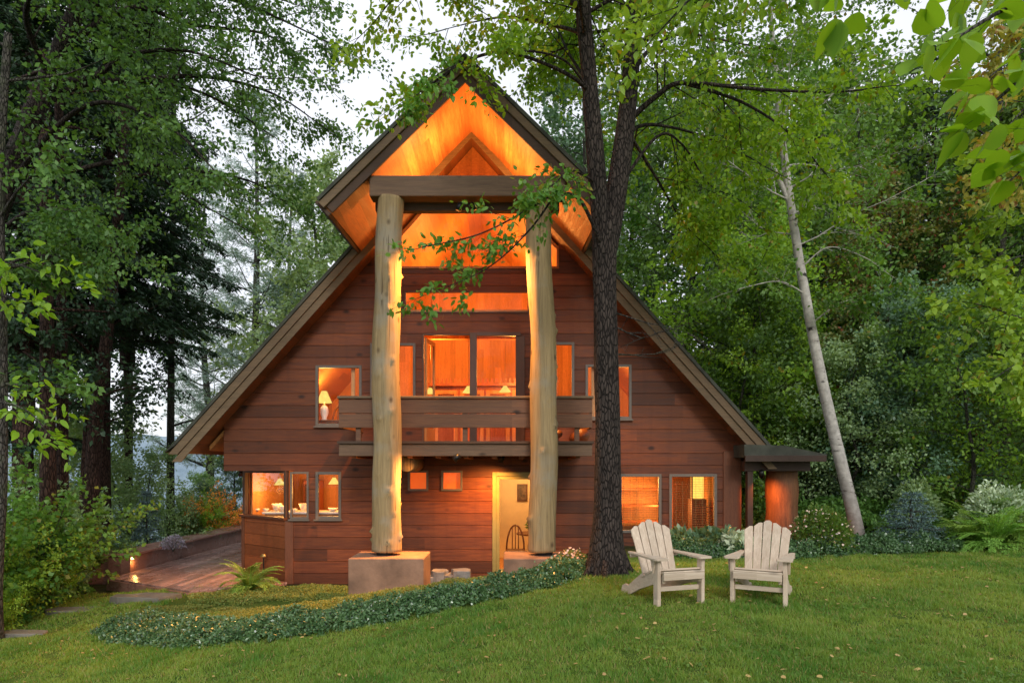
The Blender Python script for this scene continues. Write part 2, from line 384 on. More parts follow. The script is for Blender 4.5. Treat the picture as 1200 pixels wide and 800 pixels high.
def mound(name, c, rx, ry, h, n, ll, lw, mat, label, cat, seed, fl=None, stem='barkg'):
    r = np.random.default_rng(seed); u = r.random(n)*2*np.pi; v = np.arccos(r.random(n)); k = r.uniform(.7, 1.05, n)
    d = np.stack([np.cos(u)*np.sin(v), np.sin(u)*np.sin(v), np.cos(v)], 1)
    bumpv = np.array([1+.18*mnoise.noise(Vector(q*2.5)+Vector((seed, 0, 0))) for q in d])
    P = d*k[:, None]*bumpv[:, None]*np.array([rx, ry, h])
    e = empty(name, c, label, cat)
    leaves_mesh('foliage', P, d+r.normal(size=(n, 3))*.5, ll, lw, M[mat], e, seed)
    mb = MB()
    for i in range(9):
        a = i*.7; mb.tube([(0, 0, -.1), (rx*.6*math.cos(a), ry*.6*math.sin(a), h*.65)], [.012, .004], 4, False)
    t = mb.build('stems', M[stem], None); t.parent = e
    if fl:
        q = r.random(n) < fl[1]; leaves_mesh('flowers', (P*1.06)[q], (d+r.normal(size=(n, 3))*.6)[q], fl[2], fl[2]*.8, M[fl[0]], e, seed+1, 'o')
    return e
# ------------------------------------------------------------------ house
def wx(px): return (px-CX)/F*WY
def wz(py): return (HY-py)/F*WY
house = empty('cedar_house', (AX, WY, -2.5), 'tall steep gabled red cedar house with glowing windows and prow roof on log posts', 'house')
SL = 1.115; ZT = 7.155
def topz(rel): return ZT-SL*abs(rel)
def rowboards(mb, za, zb, xl, xr, opens, y=0.0, th=.09, course=CO, slopeclip=True):
    """horizontal boards with V grooves, openings cut out; xl/xr(z) give the ends"""
    k0 = math.floor(za/course); k1 = math.ceil(zb/course)
    for k in range(k0, k1):
        c0 = k*course; c1 = c0+course
        cuts = sorted(set([max(c0, za), min(c1, zb)]+[z for o in opens for z in (o[1], o[3]) if max(c0, za) < z < min(c1, zb)]))
        for a, b in zip(cuts[:-1], cuts[1:]):
            if b-a < .004: continue
            mid = (a+b)/2
            L0, L1, R0, R1 = xl(a), xl(b), xr(a), xr(b)
            if R0-L0 < .02: continue
            if R1 < L1: L1 = R1 = (L0+R0)/2
            holes = sorted([(o[0], o[2]) for o in opens if o[1] < mid < o[3]])
            segs = []; cur = (L0, L1)
            for h0, h1 in holes:
                segs.append((cur, (h0, h0))); cur = (h1, h1)
            segs.append((cur, (R0, R1)))
            gb = .006 if abs(a-c0) < 1e-6 else 0; gt = .006 if abs(b-c1) < 1e-6 else 0
            for (l0, l1), (r0, r1) in segs:
                if r0-l0 < .01 and r1-l1 < .01: continue
                # profile (y,z): back, then front with chamfers
                prof = [(y+th, a), (y+.014 if gb else y, a)] + ([(y, a+gb)] if gb else []) + ([(y, b-gt)] if gt else []) + [(y+.014 if gt else y, b), (y+th, b)]
                n = len(prof)
                def xa(z, p0, p1): return p0+(p1-p0)*((z-a)/(b-a))
                vs = [(xa(z, l0, l1), yy, z) for yy, z in prof]+[(xa(z, r0, r1), yy, z) for yy, z in prof]
                mb.add(vs, [tuple(range(n-1, -1, -1)), tuple(range(n, 2*n))]+[(i, (i+1) % n, (i+1) % n+n, i+n) for i in range(n)])
W = {  # window openings in the front wall (photo px): x0,y0,x1,y1
 'A': (370, 428, 424, 499), 'B': (434, 402, 487, 470), 'D1': (495, 391, 607, 520), 'C': (622, 401, 673, 470), 'D': (686, 427, 740, 491),
 'T': (474, 341, 620, 367), 'K1': (340, 552.5, 362, 608), 'K2': (370, 552.5, 400, 608),
 'S1': (478, 551, 502, 575), 'S2': (517, 551, 542, 575), 'DR': (577, 553, 646, 674), 'R1': (725, 555, 775, 624), 'R2': (784, 555, 840, 624)}
OP = [(wx(a), wz(d), wx(c), wz(b)) for a, b, c, d in W.values()]
GZ0 = 4.14; GR = 1.815; CEI = 6.72
ZB = -0.117
LX = -6.08; BX = -4.716; RX = 4.77
# siding: lower
mb = MB()
rowboards(mb, -2.5, ZB, lambda z: BX+.11, lambda z: RX-.32, OP, WY)
def rl(z): return (6.82-z)/SL
rowboards(mb, ZB, GZ0, lambda z: max(LX, AX-rl(z)), lambda z: min(RX-.32 if z < .2 else 6, AX+rl(z)), OP, WY)
# flanks beside the gable glazing
def gi(z): return min(GR, max(0.01, (CEI-.06-z)/SL))
rowboards(mb, GZ0, 4.66, lambda z: AX-rl(z), lambda z: AX-GR, [], WY)
rowboards(mb, GZ0, 4.66, lambda z: AX+GR, lambda z: AX+rl(z), [], WY)
mb.build('front_wall', M['siding'], house)
mb = MB()
mb = MB(); mb.box(BX-.07, WY-.02, -2.5, BX+.108, WY+.09, wz(608)-.03); mb.build('corner_trim', M['trim'], house, bevel=.006)
mb = MB(); mb.box(RX-.318, WY-.03, -2.0, RX+.06, WY+.1, .30); mb.build('corner_trim', M['trim'], house, bevel=.006)
mb = MB(); mb.box(LX+.0, WY+.092, ZB, BX+.5, WY+1.2, ZB+.12); mb.build('corner_trim', M['trim'], house, bevel=.006)
# bay (angled) wall below corner window
P0 = Vector((LX-.02, WY+1.05, 0)); P1 = Vector((BX-.072, WY+.002, 0)); bl = (P1-P0).length; bd = (P1-P0).normalized(); bn = Vector((-bd.y, bd.x, 0))
bayx = lambda p: P0+bd*p.x+bn*p.y+Vector((0, 0, p.z))
sillz = wz(608)
mb = MB(); rowboards(mb, -2.5, sillz-.02, lambda z: .09, lambda z: bl, [], 0, .09, .2525)
mb.build('bay_wall', M['bay'], house, xf=bayx)
mb = MB(); mb.box(0, -.03, -2.5, .085, .1, sillz-.021); mb.box(-.05, -.06, sillz-.02, bl+.03, .14, sillz+.03)
mb.build('bay_trim', M['trim'], house, bevel=.005, xf=bayx)
mb = MB(); fw = .05
mb.box(0, 0, sillz+.031, .09, .09, ZB-.001); mb.box(bl-.05, -.0, sillz+.031, bl+.02, .08, ZB-.001)
mb.box(.09, .0, ZB-.05, bl-.05, .08, ZB-.001)
wb = mb.build('window', M['framedk'], house, bevel=.004, xf=bayx)
mb = MB(); mb.box(.09, .035, sillz+.031, bl-.05, .045, ZB-.05); mb.build('pane', M['glass'], wb, xf=bayx)
# side, back walls, footing
mb = MB()
mb.box(LX, WY+1.15, -2.5, LX+.1, 22, .9); mb.box(LX, WY+.092, ZB+.13, LX+.1, WY+1.149, .95); mb.box(RX-.1, WY+.1, -2.5, RX, 22, 1.2)
mb.prism_xz([(AX-5.2, -2.5), (AX+5.6, -2.5), (AX+5.6, .9), (AX, 6.9), (AX-5.2, 1.2)], 21.9, 22)
mb.build('side_wall', M['sidewall'], house)
mb = MB(); mb.box(BX-.02, WY+.03, -3.1, RX, WY+.3, -2.502); mb.box(LX+.0, WY+1.2, -3.1, LX+.3, 22, -2.502)
mb.build('footing', M['footing'], house)
def window(px, frame='frame', mull=(), fw=.055, depth=.05, proud=.025, pane=True, horiz=(), sill=False):
    a, b, c, d = px; x0, x1, z0, z1 = wx(a), wx(c), wz(d), wz(b)
    mb = MB(); yf = WY-proud; yb = WY+depth
    mb.box(x0, yf, z0, x0+fw, yb, z1); mb.box(x1-fw, yf, z0, x1, yb, z1)
    mb.box(x0+fw, yf, z0, x1-fw, yb, z0+fw); mb.box(x0+fw, yf, z1-fw, x1-fw, yb, z1)
    for mx_ in mull:
        X = wx(mx_); mb.box(X-fw*.6, yf+.004, z0+fw, X+fw*.6, yb-.004, z1-fw)
    for mz in horiz:
        Z = wz(mz); mb.box(x0+fw, yf+.006, Z-fw*.5, x1-fw, yb-.006, Z+fw*.5)
    if sill: mb.box(x0-.03, yf-.04, z0-.035, x1+.03, yf-.001, z0+.0)
    o = mb.build('window', M[frame], house, bevel=.004)
    if pane:
        mb = MB(); mb.box(x0+fw, WY+.012, z0+fw, x1-fw, WY+.02, z1-fw); mb.build('pane', M['glass'], o)
    return o
for k in 'A B C D'.split(): window(W[k], sill=(k in 'AD'))
window(W['T'], 'framedk', fw=.03); window(W['K1'], fw=.045, sill=True); window(W['K2'], fw=.06, sill=True)
window(W['R1'], fw=.06); window(W['R2'], fw=.06)
for k in ('S1', 'S2'):
    w_ = window(W[k], fw=.045)
    a, b, c, d = W[k]; mb = MB(); mb.box(wx(a)+.03, WY+.055, wz(d)+.03, wx(c)-.03, WY+.065, wz(b)-.03); mb.build('blind', M['redcurtain'], w_)
# balcony sliding door pair
a, b, c, d = W['D1']; x0, x1, z0, z1 = wx(a), wx(c), wz(d), wz(b)
mb = MB(); xm = wx(555.5)
mb.box(x0, WY-.02, z0, x0+.03, WY+.06, z1); mb.box(x0+.03, WY-.02, z1-.03, xm-.09, WY+.06, z1)
mb.box(xm-.09, WY-.03, z0, xm+.06, WY+.06, z1+.02); mb.box(xm+.062, WY-.05, z1-.05, x1+.06, WY+.05, z1+.03)
mb.box(x1-.05, WY-.028, z0, x1+.14, WY+.05, z1-.052); mb.box(x0+.03, WY-.01, z0, x1-.05, WY+.05, z0+.05)
dr = mb.build('balcony_door', M['framedk'], house, bevel=.004)
mb = MB(); mb.box(xm+.06, WY+.012, z0+.05, x1-.05, WY+.02, z1-.052); mb.build('pane', M['glass'], dr)
mb = MB()  # open leaf swung inwards
L = .72
for (q0, q1, r0, r1) in ((0, .09, z0+.03, z1-.06), (L-.09, L, z0+.03, z1-.06), (.09, L-.09, z1-.15, z1-.06), (.09, L-.09, z0+.03, z0+.35)):
    mb.box(x0+.035, WY+.07+q0, r0, x0+.075, WY+.07+q1, r1)
an = math.radians(-9); pv = Vector((x0+.035, WY+.07, 0))
def rotleaf(p):
    q = p-pv; return Vector((pv.x+q.x*math.cos(an)-q.y*math.sin(an), pv.y+q.x*math.sin(an)+q.y*math.cos(an), p.z))
lf = mb.build('door_leaf', M['inner'], house, bevel=.004, xf=rotleaf)
# garden door
a, b, c, d = W['DR']; x0, x1, z0, z1 = wx(a), wx(c), wz(d), wz(b)
mb = MB()
mb.box(x0, WY-.035, z0, x0+.08, WY+.06, z1); mb.box(x1-.08, WY-.035, z0, x1, WY+.06, z1); mb.box(x0+.08, WY-.035, z1-.08, x1-.08, WY+.06, z1)
mb.box(x0+.081, WY-.01, z0, x0+.15, WY+.045, z1-.081); mb.box(x1-.15, WY-.01, z0, x1-.081, WY+.045, z1-.081)
mb.box(x0+.15, WY-.01, z1-.15, x1-.15, WY+.045, z1-.081); mb.box(x0+.15, WY-.01, z0, x1-.15, WY+.045, z0+.14)
dr = mb.build('garden_door', M['olive'], house, bevel=.004)
mb = MB(); mb.box(x0+.15, WY+.012, z0+.14, x1-.15, WY+.02, z1-.15); mb.build('pane', M['glass'], dr)
mb = MB(); mb.tube([(x1-.12, WY-.01, -1.35), (x1-.12, WY-.07, -1.35), (x1-.24, WY-.07, -1.35)], [.012]*3, 8); mb.build('handle', M['brass'], dr, True)
# gable glazing above the balcony
mb = MB()
def gb(rel, w0, w1, z0, z1): mb.box(AX+rel-w0, WY-.02, z0, AX+rel+w1, WY+.06, z1)
mb.box(AX-GR, WY-.02, GZ0, AX+GR, WY+.06, GZ0+.05)
mb.box(AX-GR, WY-.021, GZ0+.05, AX-GR+.05, WY+.06, CEI-.1-SL*GR); mb.box(AX+GR-.05, WY-.021, GZ0+.05, AX+GR, WY+.06, CEI-.1-SL*GR)
mb.box(AX-1.19, WY-.019, 5.32, AX+1.19, WY+.058, 5.38)
gz = mb.build('gable_window', M['soffit'], house, bevel=.004)
mb = MB(); mb.prism_xz([(AX-GR+.05, GZ0+.05), (AX+GR-.05, GZ0+.05), (AX+GR-.05, CEI-.1-SL*(GR-.05)), (AX, CEI-.08), (AX-GR+.05, CEI-.1-SL*(GR-.05))], WY+.012, WY+.02)
mb.build('pane', M['glass'], gz)
# little pine triangle closing the top of the gable
mb = MB(); mb.prism_xz([(AX-1.16, 5.40), (AX+1.16, 5.40), (AX, CEI-.02)], WY-.03, WY+.0); mb.build('gable_panel', M['soffit'], house)

# roof
def slab(mb, sgn, y0, y1, rel1, zt, zb, flat=False):
    # polygon in xz: top from apex to tip, underside back
    rt = rel1; a = [(AX, ZT-zt), (AX+sgn*rt, topz(rt)-zt)]
    zc = topz(rt)-zt
    if flat: b = [(AX+sgn*((ZT-zb-zc)/SL), zc-.002), (AX, ZT-zb)]
    else: b = [(AX+sgn*(rt-.21), topz(rt-.21)-zb), (AX, ZT-zb)]
    mb.prism_xz(a+b, y0, y1)
RL, RR = 6.152, 6.278
for sgn, rr in ((-1, RL), (1, RR)):
    mb = MB(); slab(mb, sgn, 13.80, 22.3, rr+.05, -.02, .07); mb.build('roof', M['shingle'], house)
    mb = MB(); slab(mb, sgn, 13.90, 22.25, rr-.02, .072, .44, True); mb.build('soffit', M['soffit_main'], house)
    mb = MB(); slab(mb, sgn, 13.83, 13.90-.001, rr, .075, .29, True)
    mb.build('rake_board', M['fascia'], house, bevel=.008)
    mb = MB(); slab(mb, sgn, 13.865, 13.899, rr-.06, .295, .50, True)
    mb.build('rake_trim', M['fascia'], house, bevel=.006)
# prow roof: loft from the front gable back over the main roof
def loft(mb, sgn, ya, yb, o0, o1, tipcut):
    """o0,o1 vertical offsets under the roof surface"""
    sa, ta = .98, 2.58; sb, tb = SL, 2.40
    def pt(s, t, y, o, cut):
        n = 1/math.sqrt(1+s*s)
        r = t-(o*n*n*s if cut else 0); return (AX+sgn*r, y, ZT+.03-s*r-o)
    A0 = (AX, ya, ZT+.03-o0); A1 = (AX, ya, ZT+.03-o1); B0 = (AX, yb, ZT+.03-o0); B1 = (AX, yb, ZT+.03-o1)
    vs = [A0, pt(sa, ta, ya, o0, tipcut), pt(sa, ta, ya, o1, tipcut), A1, B0, pt(sb, tb, yb, o0, tipcut), pt(sb, tb, yb, o1, tipcut), B1]
    mb.add(vs, [(0,1,2,3),(7,6,5,4),(0,4,5,1),(1,5,6,2),(2,6,7,3)])
def lofty(t, y): return t
for sgn in (-1, 1):
    mb = MB(); loft(mb, sgn, 11.93, 14.3, -.03, .05, True); mb.build('prow_roof', M['shingle'], house)
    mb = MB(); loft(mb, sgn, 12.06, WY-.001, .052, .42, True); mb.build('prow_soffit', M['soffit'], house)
    def rake(y0, y1, o0, o1, t):
        s = .98; n2 = 1/(1+s*s); mb = MB()
        r0 = t-o0*n2*s; r1 = t-o1*n2*s
        mb.prism_xz([(AX, ZT+.03-o0), (AX+sgn*r0, ZT+.03-s*r0-o0), (AX+sgn*r1, ZT+.03-s*r1-o1), (AX, ZT+.03-o1)], y0, y1); return mb
    rake(11.965, 12.058, .055, .24, 2.6).build('prow_rake_board', M['fascia'], house, bevel=.008)
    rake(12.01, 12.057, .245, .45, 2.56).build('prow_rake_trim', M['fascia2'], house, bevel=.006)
# clipped eave boards of the prow (run back from the tips)
    a = Vector((AX+sgn*2.52, 12.06, ZT-.98*2.52-.14)); b = Vector((AX+sgn*2.36, 14.35, ZT-SL*2.36-.12))
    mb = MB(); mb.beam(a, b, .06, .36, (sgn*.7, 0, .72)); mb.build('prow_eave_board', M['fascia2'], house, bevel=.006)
# collar beam, brackets
mb = MB(); zb_, zt_ = 4.76, 5.13
mb.box(at(433, 0, 12.1).x, 12.08, zb_, at(663, 0, 12.1).x, 12.40, zt_); mb.build('collar_beam', M['beam'], house, bevel=.02)
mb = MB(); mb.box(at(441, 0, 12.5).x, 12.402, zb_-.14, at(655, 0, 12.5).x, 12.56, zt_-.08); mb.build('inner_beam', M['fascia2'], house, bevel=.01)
# log posts
def logpost(pb, pt_, zb, zt, seed, r0=.26, r1=.228):
    rnd = random.Random(seed); mb = MB(); n = 120; m_ = 40
    a = Vector((pb, 12.24, zb)); b = Vector((pt_, 12.24, zt))
    pts = []; rads = []
    kn = [(rnd.random()*(zt-zb)+zb, rnd.random()*6.28, rnd.uniform(.02, .06), rnd.uniform(.03, .08)) for _ in range(44)]
    for i in range(n+1):
        t = i/n; p = a.lerp(b, t)
        p.x += .03*math.sin(t*6+seed)+.014*math.sin(t*17+seed*2); p.y += .015*math.sin(t*7+seed)
        pts.append(p); rads.append((r0+(r1-r0)*t)*(1+.012*math.sin(t*31+seed)))
    def fn(i, an, r, p):
        z = p.z; d = .008*mnoise.noise(Vector((math.cos(an)*1.7, math.sin(an)*1.7, z*.9+seed)))*2
        for kz, ka, kh, kr in kn:
            if abs(z-kz) < kr*2.2:
                da = abs((an-ka+math.pi) % (2*math.pi)-math.pi)*r; q = (da*da+(z-kz)**2)/(kr*kr*.6); d += kh*math.exp(-q*2)
        return r+d
    mb.tube(pts, rads, m_, True, fn)
    return mb.build('log_post', M['log'], house, True)
logpost(at(451, 0, 12.24).x, at(457, 0, 12.24).x, -1.54, zb_+.02, 1)
logpost(at(638, 0, 12.24).x, at(632, 0, 12.24).x, -1.54, zb_+.02, 5, .25, .22)
for px in (451, 638):
    mb = MB(); X = at(px, 0, 12.24).x; mb.lathe(X, 12.24, [(0, -1.6), (.15, -1.6), (.15, -1.55), (0, -1.55)], 20); mb.build('post_base_plate', M['steel'], house)
mb = MB(); mb.box(at(407, 0, 11.7).x, 11.75, -3.0, at(496, 0, 11.7).x, 12.75, -1.6); mb.build('concrete_pier', M['concrete'], house, bevel=.02)
mb = MB(); mb.box(at(590, 0, 11.7).x, 11.75, -3.0, at(668, 0, 11.7).x, 12.75, -1.6); mb.build('concrete_pier', M['concrete'], house, bevel=.02)
# balcony
bx0, bx1 = at(397, 0, 12.55).x, at(694, 0, 12.55).x
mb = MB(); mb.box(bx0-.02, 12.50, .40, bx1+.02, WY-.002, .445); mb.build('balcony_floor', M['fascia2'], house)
mb = MB(); mb.box(bx0, 12.55, .17, bx1, 12.68, .399); mb.build('balcony_beam', M['beam'], house, bevel=.01)
mb = MB()
for i in range(9):
    X = bx0+.25+i*(bx1-bx0-.5)/8; mb.box(X-.045, 12.683, .13, X+.045, WY-.003, .397)
mb.build('balcony_joists', M['soffit_main'], house)
mb = MB(); mb.box(bx0-.02, 12.49, 1.225, bx1+.02, 12.64, 1.27); mb.build('balcony_handrail', M['fascia'], house, bevel=.008)
for z0, z1 in ((.955, 1.215), (.69, .945)):
    mb = MB(); mb.box(bx0, 12.535, z0, bx1, 12.58, z1); mb.build('balcony_rail_board', M['rail'], house, bevel=.008)
for sgn, X in ((1, bx0), (-1, bx1)):
    mb = MB(); mb.box(X if sgn > 0 else X-.04, 12.585, .69, X+.04 if sgn > 0 else X, WY-.002, 1.22); mb.build('balcony_side_rail', M['rail'], house)
for px in (420, 545, 676):
    mb = MB(); X = at(px, 0, 12.6).x; mb.box(X-.045, 12.585, .446, X+.045, 12.66, 1.222); mb.build('balcony_rail_post', M['rail'], house)
for px, py, r in ((476, 543, .15), (683, 510, .13), (655, 508, .07)):   # round log joist ends under the balcony
    p = at(px, py, 12.95); mb = MB(); mb.tube([(p.x, p.y, p.z), (p.x, WY, p.z)], [r, r*1.05], 24)
    mb.build('log_bracket', M['log'] if px == 476 else M['furn'], house, True)
# porch on the right
mb = MB(); z0 = .08
pz = lambda px, D: (px-CX)/F*D
mb.prism_xz([(RX-.1, .16), (6.30, .12), (6.34, .22), (5.45, .40), (RX-.1, .42)], 13.72, 18.0); mb.build('porch_roof', M['shingle'], house)
mb = MB(); mb.prism_xz([(RX-.1, .075), (6.30, .075), (6.30, .20), (RX-.1, .20)], 13.66, 13.715); mb.build('porch_fascia', M['porchwood'], house, bevel=.006)
mb = MB(); mb.box(RX+.0, 14.0, -.12, 6.12, 14.2, .10); mb.box(5.95, 14.201, -.12, 6.1, 18, .1); mb.build('porch_beam', M['porchwood'], house, bevel=.008)
mb = MB(); mb.box(RX+.07, 14.02, -2.3, RX+.18, 14.16, -.122); mb.build('porch_post', M['porchwood'], house)
mb = MB(); X = (916-CX)/F*14.6
mb.tube([(X, 14.6, -2.2+i*.2) for i in range(12)], [.33+.012*math.sin(i*1.7) for i in range(12)], 28); mb.build('porch_log_column', M['postred'], house, True)
# ---- interior shells
def shell(name, x0, x1, y1, z0, z1, mat, fl=None, ce=None):
    mb = MB(); y0 = WY+.1
    mb.box(x0, y1, z0, x1, y1+.05, z1); mb.box(x0-.05, y0, z0, x0, y1, z1); mb.box(x1, y0, z0, x1+.05, y1, z1)
    mb.build('interior_wall', mat, house)
    mb = MB(); mb.box(x0, y0, z0-.06, x1, y1, z0); mb.build('interior_floor', fl or M['furn'], house)
    mb = MB(); mb.box(x0, y0, z1, x1, y1, z1+.04); mb.build('interior_ceiling', ce or M['innerh'], house)
mb = MB(); mb.box(LX+.12, 18.6, -2.44, -2.75, 18.65, 0); mb.box(LX+.11, WY+1.2, -2.44, LX+.15, 18.6, 0); mb.box(-2.75, WY+.1, -2.44, -2.7, 18.6, 0); mb.build('interior_wall', M['inner'], house)
kf = [(LX+.12, WY+1.2), (BX+.02, WY+.14), (-2.75, WY+.14), (-2.75, 18.6), (LX+.12, 18.6)]
mb = MB(); mb.prism_xy(kf, -2.49, -2.44); mb.build('interior_floor', M['furn'], house)
mb = MB(); mb.prism_xy(kf, 0, .04); mb.build('interior_ceiling', M['innerh'], house)
shell('c', -2.65, 1.15, 17.6, -2.38, .0, M['cream'], M['inner'], M['cream'])
shell('r', 1.3, RX-.16, 17.2, -2.3, .0, M['inner'])
mb = MB(); mb.box(LX+.12, WY+.1, .18, RX-.1, 20.5, .40); mb.build('upper_floor', M['inner'], house)
mb = MB(); y1 = 19.4
mb.prism_xz([(AX-5.3, .40), (AX+5.3, .40), (AX+5.3, .8), (AX, 6.65), (AX-5.3, .8)], y1, y1+.05); mb.build('interior_wall', M['inner'], house)
for sgn in (-1, 1):
    mb = MB(); mb.hexa([(AX, WY+.1, ZT-.60), (AX+sgn*5.6, WY+.1, ZT-.60-SL*5.6), (AX+sgn*5.6, y1, ZT-.60-SL*5.6), (AX, y1, ZT-.60),
                        (AX, WY+.1, ZT-.50), (AX+sgn*5.6, WY+.1, ZT-.50-SL*5.6), (AX+sgn*5.6, y1, ZT-.50-SL*5.6), (AX, y1, ZT-.50)])
    mb.build('interior_ceiling', M['innerh'], house)
    mb = MB(); X = AX+sgn*2.55; mb.box(X-.04, WY+.1, .40, X+.04, 17.8, 3.6); mb.build('interior_wall', M['inner'], house)
mb = MB(); mb.box(AX-2.5, WY+.1, 3.15, AX+2.5, 16.2, 3.3); mb.build('loft_floor', M['innerh'], house)
mb = MB(); mb.box(AX-2.5, 16.2, 3.0, AX+2.5, 16.35, 3.35); mb.build('loft_beam', M['soffit'], house)

# ---- furniture behind the windows
cab = empty('wall_cabinet', (AX+.1, 17.3, .4), 'reddish wooden dresser with panelled doors behind the balcony doors', 'cabinet')
mb = MB(); mb.box(AX-1.2, 17.3, .41, AX+1.5, 17.8, 2.0); mb.build('carcass', M['cabinet'], cab, bevel=.01)
for i in range(4):
    mb = MB(); xx = AX-1.15+i*.66
    mb.box(xx, 17.27, .5, xx+.1, 17.299, 1.9); mb.box(xx+.5, 17.27, .5, xx+.6, 17.299, 1.9); mb.box(xx+.1, 17.27, 1.8, xx+.5, 17.299, 1.9); mb.box(xx+.1, 17.27, .5, xx+.5, 17.299, .6)
    mb.build('door', M['inner'], cab, bevel=.006)
mb = MB(); mb.box(AX-1.3, 17.2, 2.001, AX+1.6, 17.8, 2.07)
for i in range(24): mb.box(AX-1.2+i*.115, 17.25, 2.071, AX-1.15+i*.115, 17.28, 2.2)
mb.build('cornice', M['cabinet'], cab)
def pendant(px, py, D, ztop, r, h, label, name='pendant_lamp', mat='shade', grp='pendant lamps'):
    p = at(px, py, D); e = empty(name, p, label, 'lamp', grp)
    mb = MB(); mb.lathe(p.x, p.y, [(r*.28, p.z+h), (r*.45, p.z+h*.7), (r, p.z), (r*.97, p.z+.002), (r*.2, p.z+h*.95)], 20)
    mb.build('lamp_shade', M[mat], e, True)
    mb = MB(); mb.tube([(p.x, p.y, p.z+h), (p.x, p.y, ztop)], [.008, .008], 6); mb.build('cord', M['brass'], e)
    mb = MB(); mb.lathe(p.x, p.y, [(0, p.z+.04), (.035, p.z+.06), (.035, p.z+.1), (0, p.z+.13)], 10); mb.build('bulb', M['bulb'], e, True)
    return p
pendant(504, 461, 15.6, 3.15, .13, .13, 'small white pendant lamp left of three over balcony room table')
pendant(549, 460, 15.6, 3.15, .14, .15, 'small white pendant lamp in the middle of the three behind the balcony doors')
pendant(592, 459, 15.9, 3.15, .14, .14, 'small white pendant lamp behind the fixed right balcony door pane')
kp1 = pendant(328, 568, 15.9, -.02, .13, .15, 'yellow cone pendant lamp seen through the corner bay window', grp='kitchen pendant lamps')
kp2 = pendant(391.5, 567, 15.6, -.02, .13, .15, 'yellow cone pendant lamp seen through the narrow grey window', grp='kitchen pendant lamps')
# table lamp upstairs left
p = at(380, 480, 15.3); tl = empty('table_lamp', (p.x, p.y, 1.0), 'yellow shaded table lamp glowing in the upper left window', 'lamp')
mb = MB(); mb.lathe(p.x, p.y, [(.06, 1.66), (.17, 1.40), (.168, 1.40), (.055, 1.655)], 20); mb.build('lamp_shade', M['shade'], tl, True)
mb = MB(); mb.lathe(p.x, p.y, [(0, 1.0), (.09, 1.0), (.05, 1.05), (.1, 1.18), (.08, 1.3), (.015, 1.36), (.015, 1.45), (0, 1.45)], 18); mb.build('lamp_base', M['china'], tl, True)
p2 = p; tb = empty('side_table', (p.x, p.y, .4), 'dark wooden side table under the table lamp upstairs', 'table')
mb = MB(); mb.box(p.x-.5, p.y-.3, .94, p.x+.7, p.y+.3, .999); mb.build('tabletop', M['furn'], tb, bevel=.008)
for sx_ in (-.45, .62):
    for sy_ in (-.26, .24):
        mb = MB(); mb.box(p.x+sx_, p.y+sy_, .405, p.x+sx_+.05, p.y+sy_+.05, .939); mb.build('leg', M['furn'], tb)
def arm_chair_back(x, y, z, label):
    e = empty('dining_chair', (x, y, z), label, 'chair', 'dining chairs indoors')
    mb = MB(); mb.box(x-.22, y-.22, z+.43, x+.22, y+.22, z+.48); mb.build('seat', M['furn'], e, bevel=.01)
    for sx_ in (-.2, .2):
        mb = MB(); mb.tube([(x+sx_, y-.2, z+.43), (x+sx_, y-.19, z)], [.022, .016], 8); mb.build('leg', M['furn'], e, True)
        mb = MB(); mb.tube([(x+sx_, y+.2, z+.43), (x+sx_*1.05, y+.26, z)], [.022, .016], 8); mb.build('leg', M['furn'], e, True)
    mb = MB(); pts = [(x+.2*math.cos(a_)*(1 if abs(math.cos(a_)) < .99 else 1), y+.2+.06*math.sin(a_), z+.46+.55*math.sin(a_)) for a_ in [math.pi*i/12 for i in range(13)]]
    mb.tube(pts, [.02]*13, 8)
    for q in (-.07, 0, .07): mb.tube([(x+q, y+.2, z+.47), (x+q, y+.25, z+.98)], [.012, .012], 6)
    mb.build('backrest', M['furn'], e, True)
arm_chair_back(at(395, 0, 15.6).x, 15.7, .405, 'dark wooden chair beside the lamp in the upper left window')
# dining chair behind garden door
arm_chair_back(at(604, 0, 15.3).x, 15.35, -2.375, 'dark spindle backed dining chair seen through the open garden door')
mb = MB(); px_ = at(612, 577, 17.5); mb.box(px_.x-.13, 17.54, px_.z-.22, px_.x+.13, 17.595, px_.z+.22)
pc = mb.build('framed_picture', M['furn']); tag(pc, 'small dark framed picture on the cream wall behind the garden door', 'picture')
mb = MB(); mb.box(px_.x-.1, 17.53, px_.z-.19, px_.x+.1, 17.539, px_.z+.19); o = mb.build('print', M['picture']); o.parent = pc
dt = empty('dining_table', (at(632, 0, 16.3).x, 16.3, -2.375), 'round dark dining table behind the garden door chair', 'table')
mb = MB(); mb.lathe(dt.location.x, 16.3, [(0, -1.64), (.55, -1.64), (.55, -1.61), (0, -1.61)], 24); mb.build('tabletop', M['furn'], dt)
mb = MB(); mb.lathe(dt.location.x, 16.3, [(.3, -2.375), (.28, -2.33), (.06, -2.2), (.05, -1.7), (.12, -1.642)], 16); mb.build('pedestal', M['furn'], dt, True)
ip = mound('potted_plant', (dt.location.x-.12, 16.25, -1.48), .16, .14, .32, 220, .09, .05, 'leafdk', 'small leafy plant in a pot on the dining table behind the garden door', 'plant', 140)
mb = MB(); mb.lathe(0, 0, [(0, -.125), (.07, -.125), (.09, .02), (.07, .02), (.06, -.1), (0, -.1)], 14); o = mb.build('pot', M['furn'], None, True); o.parent = ip
